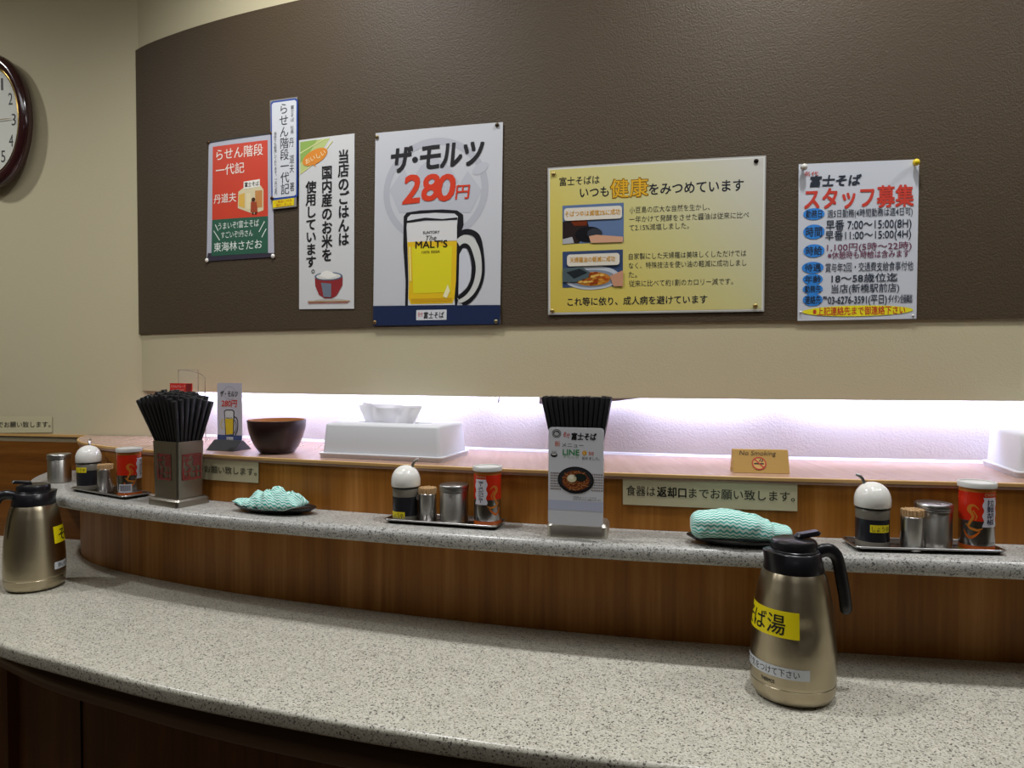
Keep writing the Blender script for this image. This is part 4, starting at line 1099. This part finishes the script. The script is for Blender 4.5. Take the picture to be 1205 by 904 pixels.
# ------------------------------------------------------------------ plates and teal cloths
def plate(x, y, rz, L, D, label):
    t = empty('oval_plate', (x, y, Z_SHELF), rz, label, 'plate', 'black oval plates')
    k = D / L; h = L / 2
    bm = lathe([(h * 0.62, 0.0), (h * 0.66, 0.002), (h * 0.85, 0.005), (h * 0.985, 0.011), (h, 0.0125), (h * 0.985, 0.0135), (h * 0.86, 0.0085), (h * 0.6, 0.0045), (0, 0.004)], 56, sy=k)
    obj('dish', bm, mat('black_melamine', '#141418', 0.16, coat=0.4), t, smooth=60)
def cloth_mat():
    m = bpy.data.materials.new('teal_striped_cloth'); m.use_nodes = True; nt = m.node_tree; b = nt.nodes['Principled BSDF']
    tc = nt.nodes.new('ShaderNodeTexCoord'); sp = nt.nodes.new('ShaderNodeSeparateXYZ'); nt.links.new(tc.outputs['UV'], sp.inputs[0])
    def mth(op, a, bb=None, c=None):
        n = nt.nodes.new('ShaderNodeMath'); n.operation = op
        for i, v in enumerate((a, bb, c)):
            if v is None: continue
            if isinstance(v, (int, float)): n.inputs[i].default_value = v
            else: nt.links.new(v, n.inputs[i])
        return n.outputs[0]
    zig = mth('PINGPONG', mth('MULTIPLY', sp.outputs['X'], 1.0), 0.0045)
    v = mth('ADD', sp.outputs['Y'], mth('MULTIPLY', zig, 0.55))
    st = mth('PINGPONG', v, 0.0026)
    r = ramp(nt, mth('DIVIDE', st, 0.0026), [(0.46, '#d6eae3'), (0.64, '#3cae9f')])
    nt.links.new(r.outputs['Color'], b.inputs['Base Color']); b.inputs['Roughness'].default_value = 0.85
    n = nt.nodes.new('ShaderNodeTexNoise'); n.inputs['Scale'].default_value = 900; nt.links.new(tc.outputs['Object'], n.inputs['Vector'])
    bp = nt.nodes.new('ShaderNodeBump'); bp.inputs['Strength'].default_value = 0.4; bp.inputs['Distance'].default_value = 0.001
    nt.links.new(n.outputs['Fac'], bp.inputs['Height']); nt.links.new(bp.outputs['Normal'], b.inputs['Normal'])
    return m
M_CLOTH = cloth_mat()
def cloth(x, y, rz, L, keys, amp, seed, label, fold=0.0):
    """keys: (t, bottom, height, half depth, centre y)"""
    bm = bmesh.new(); uvl = bm.loops.layers.uv.verify(); NU, NV = 90, 56; rows = []
    def key(t):
        for a, b in zip(keys, keys[1:]):
            if a[0] <= t <= b[0]:
                f = (t - a[0]) / (b[0] - a[0]); f = f * f * (3 - 2 * f); return [p + (q - p) * f for p, q in zip(a[1:], b[1:])]
        return list(keys[-1][1:])
    for i in range(NU + 1):
        t = i / NU; z0, h, hd, cy = key(t); row = []
        end = min(1.0, (min(t, 1 - t) / 0.03)) ** 0.5 * 0.35 + 0.65
        for j in range(NV):
            a = 2 * PI * j / NV; c, s = math.cos(a), math.sin(a)
            yy = cy + hd * end * (abs(c) ** 0.75) * (1 if c > 0 else -1)
            zz = z0 + h * 0.5 + h * 0.5 * end * (abs(s) ** 0.8) * (1 if s > 0 else -1)
            p = Vector(((t - 0.5) * L, yy, zz))
            d = noise.noise(Vector((p.x * 38 + seed, yy * 60, zz * 60))) * amp + noise.noise(Vector((p.x * 95 + seed, yy * 120 + 3, zz * 120))) * amp * 0.45
            fr = (abs(((t * 4.3 + 0.15 * c + seed) % 1.0) - 0.5) * 2) ** 3 * fold
            nr = Vector((0, c, s)); p += nr * (d - fr)
            p.z = max(p.z, z0 + 0.0004)
            row.append((bm.verts.new(p), t * L, a * 0.012))
        rows.append(row)
    for A_, B_ in zip(rows, rows[1:]):
        for j in range(NV):
            k = (j + 1) % NV; f = bm.faces.new((A_[j][0], B_[j][0], B_[k][0], A_[k][0]))
            va, vb = A_[j][2], A_[j][2] + 2 * PI / NV * 0.012
            sc = 1.9
            for l, uv in zip(f.loops, ((A_[j][1], va * sc), (B_[j][1], va * sc), (B_[k][1], vb * sc), (A_[k][1], vb * sc))): l[uvl].uv = uv
    bm.faces.new([r[0] for r in rows[0]]); bm.faces.new([r[0] for r in rows[-1]])
    o = obj('dishcloth', bm, M_CLOTH, smooth=180); o.location = (x, y, Z_SHELF); o.rotation_euler = (0, 0, rz)
    return tag(o, label, 'cloth', 'teal striped dishcloths')
plate(-0.436, 1.302, math.radians(-16), 0.170, 0.066, 'black oval plate under the crumpled teal cloth, left of the middle tray')
def crumpled(x, y, rz, L, D, H, label):
    bm = bmesh.new(); uvl = bm.loops.layers.uv.verify(); NU, NV = 110, 50; G = []
    for i in range(NU + 1):
        u = i / NU * 2 - 1; row = []
        prof = 0.30 + 0.70 * max(0.0, 1 - abs((u - 0.25) / 0.95) ** 2.2) if u > -0.7 else 0.30 + 0.70 * max(0.0, 1 - 1.0) + 0.25 * (u + 1) / 0.3 * 0.3
        dep = D / 2 * (0.45 + 0.55 * max(0.0, 1 - abs((u - 0.2) / 1.15) ** 2.0))
        for j in range(NV + 1):
            v = j / NV * 2 - 1
            edge = max(0.0, 1 - v * v) ** 0.55 * max(0.0, 1 - abs(u) ** 7) ** 0.6
            w = u * 1.9 + 0.5 * v
            fold = abs(math.sin(2.3 * w + 0.9 * math.sin(1.7 * v + u))) ** 0.7
            r2 = 1 - abs(noise.noise(Vector((u * 4.2 + 2.0, v * 1.7, 0.3)))) * 2.0
            z = H * prof * edge * (0.62 + 0.20 * fold + 0.22 * r2)
            px = u * L / 2 + 0.003 * noise.noise(Vector((v * 3, u * 3, 5.0))); py = v * dep * (1 + 0.10 * noise.noise(Vector((u * 5, 1.0, v)))) - 0.004 * u
            lift = 0.0082 + 0.008 * max(0.0, abs(u) - 0.62) / 0.38 + 0.003 * abs(v) ** 3
            row.append((bm.verts.new((px, py, lift + z)), bm.verts.new((px * 0.99, py * 0.97, lift - 0.0004)), px + 0.35 * z, py * 1.25 + (0.5 * z if v < 0 else -0.5 * z) + 0.25 * px))
        G.append(row)
    for i in range(NU):
        for j in range(NV):
            q = (G[i][j], G[i+1][j], G[i+1][j+1], G[i][j+1])
            f = bm.faces.new([a[0] for a in q])
            for l, a in zip(f.loops, q): l[uvl].uv = (a[2], a[3])
            bm.faces.new([a[1] for a in reversed(q)])
    rim = [G[i][0] for i in range(NU + 1)] + [G[NU][j] for j in range(1, NV + 1)] + [G[i][NV] for i in range(NU - 1, -1, -1)] + [G[0][j] for j in range(NV - 1, 0, -1)]
    for a, b in zip(rim, rim[1:] + rim[:1]): bm.faces.new((a[0], a[1], b[1], b[0]))
    o = obj('dishcloth', bm, M_CLOTH, smooth=180); o.location = (x, y, Z_SHELF); o.rotation_euler = (0, 0, rz)
    return tag(o, label, 'cloth', 'teal striped dishcloths')
crumpled(-0.447, 1.300, math.radians(-15), 0.146, 0.060, 0.040, 'crumpled teal and white zigzag cloth on the plate left of the middle tray')
plate(0.350, 1.062, math.radians(-10), 0.172, 0.068, 'black oval plate under the folded teal cloth, behind the big flask')
cloth(0.342, 1.060, math.radians(-10), 0.144, [(0, 0.014, 0.030, 0.022, 0.0), (0.1, 0.0095, 0.039, 0.027, 0.0), (0.35, 0.0065, 0.046, 0.030, 0.0), (0.62, 0.0065, 0.040, 0.030, 0.0), (0.78, 0.0065, 0.032, 0.028, 0.0), (0.82, 0.008, 0.026, 0.026, 0.0), (1, 0.012, 0.018, 0.020, 0.0)], 0.0022, 9.1,
      'folded teal and white zigzag cloth on the plate behind the big flask')

# ------------------------------------------------------------------ things on the wooden ledge
bx, by = -0.478, 1.442
t = empty('wooden_bowl', (bx, by, Z_LEDGE), 0, 'dark brown empty bowl on the wooden ledge above the teal cloth', 'bowl')
bm = lathe([(0.0, 0.0008), (0.028, 0.0), (0.0335, 0.001), (0.043, 0.014), (0.051, 0.032), (0.0558, 0.050), (0.0576, 0.0665), (0.0570, 0.0675), (0.0560, 0.0675)], 64, cap_bottom=False, cap_top=False); obj('outer_shell', bm, mat('dark_brown_lacquer', '#2c1a18', 0.3), t, smooth=60)
bm = lathe([(0.0560, 0.0675), (0.0538, 0.050), (0.0485, 0.030), (0.038, 0.012), (0.0, 0.008)], 64, cap_bottom=False, cap_top=False); obj('inner_shell', bm, mat('tan_bowl_inside', '#a8703c', 0.4), t, smooth=60)

def tissue_mat():
    if 'tissue_paper' in MATS: return MATS['tissue_paper']
    m = bpy.data.materials.new('tissue_paper'); m.use_nodes = True; nt = m.node_tree
    out = nt.nodes['Material Output']; nt.nodes.remove(nt.nodes['Principled BSDF'])
    d = nt.nodes.new('ShaderNodeBsdfDiffuse'); d.inputs[0].default_value = rgb('#f4f4f6')
    t = nt.nodes.new('ShaderNodeBsdfTranslucent'); t.inputs[0].default_value = rgb('#f4f4f6')
    x = nt.nodes.new('ShaderNodeMixShader'); x.inputs[0].default_value = 0.5
    nt.links.new(d.outputs[0], x.inputs[1]); nt.links.new(t.outputs[0], x.inputs[2]); nt.links.new(x.outputs[0], out.inputs[0])
    MATS['tissue_paper'] = m
    return m
def tissue_box(FL, FR, BR, label, tissue_label, h=0.066):
    FL, FR, BR = Vector(FL), Vector(FR), Vector(BR); w, d = (FR - FL).length, (BR - FR).length
    ex = (FR - FL).normalized(); ey = Vector((-ex.y, ex.x)); c = FL + ex * w / 2 + ey * d / 2; ang = math.atan2(ex.y, ex.x)
    t = empty('tissue_box', (c.x, c.y, Z_LEDGE), ang, label, 'tissue box', 'white tissue box covers')
    bm = loft([(rrect(w - 0.006, d - 0.006, 0.007), 0.0), (rrect(w - 0.003, d - 0.003, 0.008), 0.006), (rrect(w, d, 0.009), 0.0075), (rrect(w, d, 0.009), 0.0095), (rrect(w - 0.004, d - 0.004, 0.008), 0.0100), (rrect(w - 0.02, d - 0.02, 0.006), 0.0100)])
    obj('base_tray', bm, M_WHITEP, t, smooth=40)
    b0, b1 = 0.013, 0.020
    L1 = [(rrect(w - b0, d - b0, 0.007), 0.0102), (rrect(w - b1, d - b1, 0.008), h - 0.005), (rrect(w - b1 - 0.003, d - b1 - 0.003, 0.008), h - 0.0015), (rrect(w - b1 - 0.009, d - b1 - 0.009, 0.007), h)]
    bm = loft(L1 + [(rrect(0.16, 0.034, 0.0165), h), (rrect(0.154, 0.028, 0.0135), h - 0.003), (rrect(0.154, 0.028, 0.0135), h - 0.03)]); obj('cover', bm, M_WHITEP, t, smooth=40)
    # tissue
    bm = bmesh.new(); NU, NV = 40, 14
    for layer in (0, 1):
        R = []
        for j in range(NV + 1):
            v = j / NV; row = []
            for i in range(NU + 1):
                u = i / NU - 0.5
                width = 0.100 + 0.042 * v - (0.008 * v if layer else 0); xx = u * width - 0.012 + (-0.006 * v if layer else 0.004 * v)
                yy = (0.004 + 0.009 * v) * math.sin(u * 12 + layer * 1.3) * (1 if layer == 0 else 0.7) + (-0.003 if layer == 0 else 0.006) * (1 + v)
                yy += 0.006 * v * noise.noise(Vector((u * 6 + layer * 5, v * 2, 0)))
                top = 0.034 + (0.006 * max(0, -u - 0.1) - 0.003 * u if layer else -0.004 - 0.002 * math.cos(u * 7) - 0.003 * u)
                zz = h - 0.006 + (top + 0.006) * v
                row.append(bm.verts.new((xx, yy, zz)))
            R.append(row)
        for A_, B_ in zip(R, R[1:]):
            for i in range(NU): bm.faces.new((A_[i], A_[i+1], B_[i+1], B_[i]))
    m = tissue_mat()
    o = obj('tissue', bm, m, smooth=180); o.location = (c.x, c.y, Z_LEDGE); o.rotation_euler = (0, 0, ang)
    tag(o, tissue_label, 'tissue', 'tissues')
zz = Z_LEDGE
a, b, c = at(373.5, 538.5, zz), at(519.7, 545.3, zz), at(552.5, 534.8, zz)
tissue_box(a.xy, b.xy, c.xy, 'white plastic tissue box on the wooden ledge beside the dark bowl', 'crumpled white tissue pulled up from the box beside the bowl')
a = Vector((0.789, 1.109)); back = Vector((0.836, 1.265)); ey_ = (back - a); d_ = ey_.length; ey_.normalize(); ex_ = Vector((ey_.y, -ey_.x))
b = a + ex_ * 0.26; c = b + ey_ * d_
tissue_box(a, b, c, 'white plastic tissue box at the right end of the ledge, cut by the photo', 'white tissue pulled up from the box at the right end', h=0.069)

# beer tent card
q = at(268, 529.5, Z_LEDGE); tc_ = Vector((-0.598, 1.497)); angc = math.radians(-20)
t = empty('beer_tent_card', (tc_.x, tc_.y, Z_LEDGE), angc, 'small beer card in a black wedge stand, behind the square chopstick holder', 'card stand')
bm = bmesh.new(); w2 = 0.036; P = [(-0.028, 0.0), (0.028, 0.0), (0.003, 0.021), (-0.003, 0.021)]
fa = [bm.verts.new((-w2, y, z)) for y, z in P]; fb = [bm.verts.new((w2, y, z)) for y, z in P]
bm.faces.new(fa); bm.faces.new(fb)
for i in range(4): bm.faces.new((fa[i], fa[(i+1) % 4], fb[(i+1) % 4], fb[i]))
bmesh.ops.bevel(bm, geom=bm.edges[:], offset=0.0008, segments=1, affect='EDGES')
obj('stand', bm, mat('dark_grey_stand', '#232325', 0.4), t)
KW, KH = 0.064, 0.127
A = Art(KW, KH, [(60, 108), (305, 108), (305, 722), (60, 722)])
A.full('#b6b2ba', 0)
A.ring(185, 210, 62, 70, 8, '#a6a3ab', 1)
A.text('ザ・モルツ', 180, 218, 176, 64, '#1d1c20', 2, 0.015, shear=0.15); A.text('280円', 182, 315, 150, 78, '#c23c2c', 2, 0.02, shear=0.12)
A.poly([(128, 396), (150, 380), (215, 380), (234, 396), (226, 640), (140, 646), (136, 520)], '#1a1a1e', 2)
A.poly([(138, 400), (155, 390), (212, 390), (224, 402), (218, 632), (148, 638), (144, 520)], '#c4c3c0', 3)
A.poly([(140, 476), (222, 470), (217, 628), (150, 634)], '#cfb026', 4)
A.text("MALT'S", 182, 466, 58, 14, '#2a2620', 5, 0.02, tight=True)
A.stroke([(234, 452), (258, 464), (268, 520), (262, 590), (240, 640)], [8, 10, 8, 10, 8], '#1a1a1e', 2); A.stroke([(234, 490), (246, 500), (252, 540), (246, 590), (230, 620)], 6, '#26262a', 3)
A.stroke([(118, 480), (98, 510), (96, 550), (120, 580)], 8, '#cdb84a', 2)
A.rect(60, 640, 305, 722, '#3c4a78', 2); A.box(186, 678, 66, 34, '#c9c8cc', 3); A.text('富士そば', 188, 678, 54, 20, '#2a2a30', 4)
fnp = planar((-KW / 2 + 0.003, -0.0008, 0.014 + KH), (1, 0, 0), (0, 0, 1), (0, -1, 0))
A.build('card_print', fnp, t, cut=0, gap=0.00015)
bm = loft([([(x, y) for x, y in ((-KW/2 + 0.003, -0.0006), (KW/2 + 0.003, -0.0006), (KW/2 + 0.003, 0.0008), (-KW/2 + 0.003, 0.0008))], z) for z in (0.012, 0.014 + KH)]); obj('card', bm, mat('card_grey', '#b6b2ba', 0.4), t)
# red card and clear stand behind the chopsticks
rc = at(214, 470, Z_LEDGE + 0.12)
rp = Vector((-0.735, 1.578)); t = empty('red_card', (rp.x, rp.y, Z_LEDGE), math.radians(-24), 'small red card showing above the chopsticks at the left', 'card')
RW, RH = 0.068, 0.1385
bm = loft([(rrect(RW, 0.0016, 0.0004, 1), 0.0), (rrect(RW, 0.0016, 0.0004, 1), RH)]); obj('card', bm, mat('red_card_back', '#c22a1e', 0.45), t)
A = Art(RW, RH, [(0, 0), (600, 0), (600, 1385), (0, 1385)]); A.full('#c8281c', 0); A.text('とみんグループ', 230, 70, 380, 62, '#e8c8c0', 1); A.text('カード使えます', 240, 160, 300, 62, '#e8c8c0', 1)
A.poly([(450, 10), (590, 10), (560, 190), (430, 190)], '#7c1c1c', 1); A.rect(60, 300, 540, 900, '#d8d0c8', 1); A.text('ご利用', 300, 600, 300, 120, '#b02a20', 2)
A.build('card_print', planar((-RW / 2, -0.001, RH), (1, 0, 0), (0, 0, 1), (0, -1, 0)), t, cut=0)
M_CLEAR = mat('clear_acrylic', '#d8cfc2', 0.08, alpha=0.12, spec=0.6)
M_CLEARE = mat('acrylic_edge', '#8d8272', 0.2, alpha=0.75)
ap = Vector((-0.742, 1.628)); t = empty('acrylic_stand', (ap.x, ap.y, Z_LEDGE), math.radians(-24), 'clear acrylic card stand behind the chopsticks, in front of the cream band', 'stand')
AW, AH = 0.062, 0.168
bm = loft([(rrect(AW, 0.002, 0.0005, 1), 0.0), (rrect(AW, 0.002, 0.0005, 1), AH)]); obj('clear_panel', bm, M_CLEAR, t)
bm = tube([(-AW/2, 0, 0.002), (-AW/2, 0, AH), (AW/2, 0, AH), (AW/2, 0, 0.002)], 0.0009, 6); obj('panel_edge', bm, M_CLEARE, t)
bm = tube([(-AW/2, -0.001, AH)] + bez((-AW/2 + 0.02, 0.004, AH - 0.001), (0.0, 0.012, AH - 0.003), (AW/2, 0.014, AH - 0.008), (AW/2 + 0.006, 0.014, AH - 0.018), 8) + [(AW/2 + 0.006, 0.014, 0.002)], 0.0009, 6); obj('back_edge', bm, M_CLEARE, t)

# no smoking block
a, b = at(863, 556.5, Z_LEDGE), at(929.5, 558, Z_LEDGE); ex = (b - a); NW = ex.length; ex.normalize(); ey = Vector((-ex.y, ex.x, 0))
t = empty('no_smoking_block', tuple((a + b) / 2 + ey * 0.012), math.atan2(ex.y, ex.x), 'yellowish wooden No Smoking block on the ledge above the cream sign', 'sign')
NH = 0.0375
bm = bmesh.new(); P = [(-0.012, 0.0), (0.026, 0.0), (0.010, NH), (0.004, NH)]
fa = [bm.verts.new((-NW / 2, y, z)) for y, z in P]; fb = [bm.verts.new((NW / 2, y, z)) for y, z in P]
bm.faces.new(fa); bm.faces.new(fb)
for i in range(4): bm.faces.new((fa[i], fa[(i+1) % 4], fb[(i+1) % 4], fb[i]))
bmesh.ops.bevel(bm, geom=bm.edges[:], offset=0.0007, segments=1, affect='EDGES')
blk = obj('block', bm, mat('cork_board', '#b08a45', 0.6, bump=(500, 0.3, 0.0006)), t)
sl = Vector((0, 0.016, NH)); SLn = sl.length; sl.normalize(); en = Vector((0, -sl.z, sl.y))
A = Art(NW, SLn, [(415, 247), (750, 247), (750, 388), (415, 388)])
A.text('No Smoking', 568, 268, 218, 36, '#3c2c18', 1, 0.0, shear=0.22)
A.ell(572, 330, 41, 38, '#c9a05a', 1)
A.poly([(542, 328), (600, 328), (600, 336), (542, 336)], '#26201a', 2); A.stroke([(572, 318), (584, 310), (580, 302)], 5, '#26201a', 2); A.stroke([(584, 322), (596, 314), (592, 304)], 5, '#26201a', 2)
A.ring(572, 330, 43, 38, 7, '#b83a30', 3); A.stroke([(545, 304), (600, 356)], 7, '#b83a30', 3)
A.build('lettering', planar(Vector((-NW / 2, -0.012, 0)) + sl * SLn + en * 0.0003, (1, 0, 0), sl, en), blk, cut=0, gap=0.0002)

# ------------------------------------------------------------------ vacuum flasks
def flask(x, y, label, spout_deg, lab_span, dent=None, lever=0, sc=(1, 1)):
    t = empty('vacuum_flask', (x, y, Z_COUNTER), face_cam((x, y)), label, 'flask', 'steel vacuum flasks'); t.scale = (sc[0], sc[0], sc[1])
    S = math.radians(spout_deg)
    prof = [(0.0, 0.0012), (0.047, 0.0012), (0.0525, 0.004), (0.0560, 0.011), (0.0570, 0.022), (0.0571, 0.0225), (0.0566, 0.0230), (0.0571, 0.0236), (0.0575, 0.040), (0.0570, 0.065), (0.0552, 0.090), (0.0520, 0.115), (0.0480, 0.138), (0.0430, 0.156), (0.0398, 0.1615)]
    pr2 = []
    for (r0, z0), (r1, z1) in zip(prof, prof[1:]):
        n = max(1, int(abs(z1 - z0) / 0.004))
        for k in range(n): pr2.append((r0 + (r1 - r0) * k / n, z0 + (z1 - z0) * k / n))
    pr2.append(prof[-1])
    bm = lathe(pr2, 96)
    if dent:
        da, dz, dr, dd = dent; c = Vector((0.056 * math.sin(da), -0.056 * math.cos(da), dz)); nr = Vector((math.sin(da), -math.cos(da), 0))
        for v in bm.verts:
            q = (v.co - c).length
            if q < dr: v.co -= nr * dd * (0.5 + 0.5 * math.cos(PI * q / dr))
    obj('flask_body', bm, M_CHAMP, t, smooth=50)
    bm = lathe([(0.044, 0.0), (0.046, 0.0015), (0.046, 0.002)], 48); obj('foot', bm, M_BLACKM, t)
    bm = lathe([(0.0402, 0.1600), (0.0405, 0.1625), (0.0385, 0.172), (0.0350, 0.1835), (0.0330, 0.1850)], 64)
    sx, sy = math.sin(S), -math.cos(S)
    for v in bm.verts:
        k = (v.co.x * sx + v.co.y * sy)
        if v.co.z > 0.170 and k > 0.022:
            w = ((k - 0.022) / 0.014) * min(1, (v.co.z - 0.170) / 0.012); v.co.x += sx * 0.009 * w; v.co.y += sy * 0.009 * w; v.co.z += 0.003 * w
    obj('collar', bm, M_BLACKP, t, smooth=40)
    bm = lathe([(0.0322, 0.1855), (0.0322, 0.1868), (0.0312, 0.1875), (0.0312, 0.1955), (0.0292, 0.1985), (0.024, 0.2000), (0.0, 0.2005)], 64); obj('stopper_lid', bm, M_BLACKP, t, smooth=40)
    H = S + PI; hx, hy = math.sin(H), -math.cos(H)
    # thumb lever
    bm = loft([(rrect(0.034, 0.014, 0.004, cx=0.020), 0.0), (rrect(0.036, 0.015, 0.004, cx=0.021), 0.003), (rrect(0.030, 0.012, 0.004, cx=0.021), 0.006)])
    bmesh.ops.transform(bm, matrix=Matrix.Translation((0, 0, 0.1995)) @ Matrix.Rotation(math.atan2(hy, hx), 4, 'Z') @ Matrix.Rotation(math.radians(-7), 4, 'Y'), verts=bm.verts[:])
    obj('thumb_lever', bm, M_BLACKP, t, smooth=40)
    path = bez((0.030, 0, 0.178), (0.052, 0, 0.190), (0.064, 0, 0.182), (0.068, 0, 0.165), 8) + bez((0.068, 0, 0.165), (0.072, 0, 0.145), (0.078, 0, 0.125), (0.0795, 0, 0.104), 8)[1:] + [(0.0795, 0, 0.100)]
    path = [(hx * a, hy * a, z) for a, _, z in path]
    rad = [0.008] + [0.009] * (len(path) - 3) + [0.0085, 0.005]
    bm = tube(path, rad, 14, flat=0.72, up=(-hy, hx, 0)); obj('handle', bm, M_BLACKP, t, smooth=60)
    body = [(r, z) for r, z in pr2 if z > 0.0225]
    a0, a1 = lab_span; rr = 0.0545
    A = Art((a1 - a0) * rr, 0.032, [(0, 0), (100, 0), (100, 100), (0, 100)])
    A.full('#e3d010', 0)
    for k_, x_ in (('そ', 22), ('ば', 47), ('湯', 72)): A.text(k_, x_, 52, 23, 76, '#17171a', 1, 0.006)
    A.build('yellow_label', wrap(body, a0, 0.119, 0.0005), t, cut=0.004, gap=0.0002, rough=0.4)
    A = Art((a1 - a0 + 0.52) * rr, 0.0135); A.full('#c9cdd2', 0); A.text('熱いので気をつけて下さい', 48, 50, 84, 72, '#2a2c30', 1)
    A.build('warning_label', wrap(body, a0 - 0.05, 0.0515, 0.0005), t, cut=0.004, gap=0.0002, rough=0.4)
    A = Art(0.022, 0.005); A.text('THERMOS', 50, 50, 96, 90, '#2a2520', 0, 0.02, tight=True)
    A.build('maker_mark', wrap(body, (a0 + a1) / 2 - 0.0 if lever else (a0 + a1) / 2 + 0.14, 0.0335, 0.0003), t, cut=0.004, rough=0.4)
flask(0.3835, 0.962, 'large dented steel flask with yellow label on the counter at the right', -62, (math.radians(-108), math.radians(2)), dent=(math.radians(14), 0.094, 0.026, 0.0045), sc=(0.965, 1.065))
flask(-0.970, 1.435, 'steel flask with yellow label on the counter at the far left photo edge', 96, (math.radians(40), math.radians(150)), sc=(0.95, 1.05))
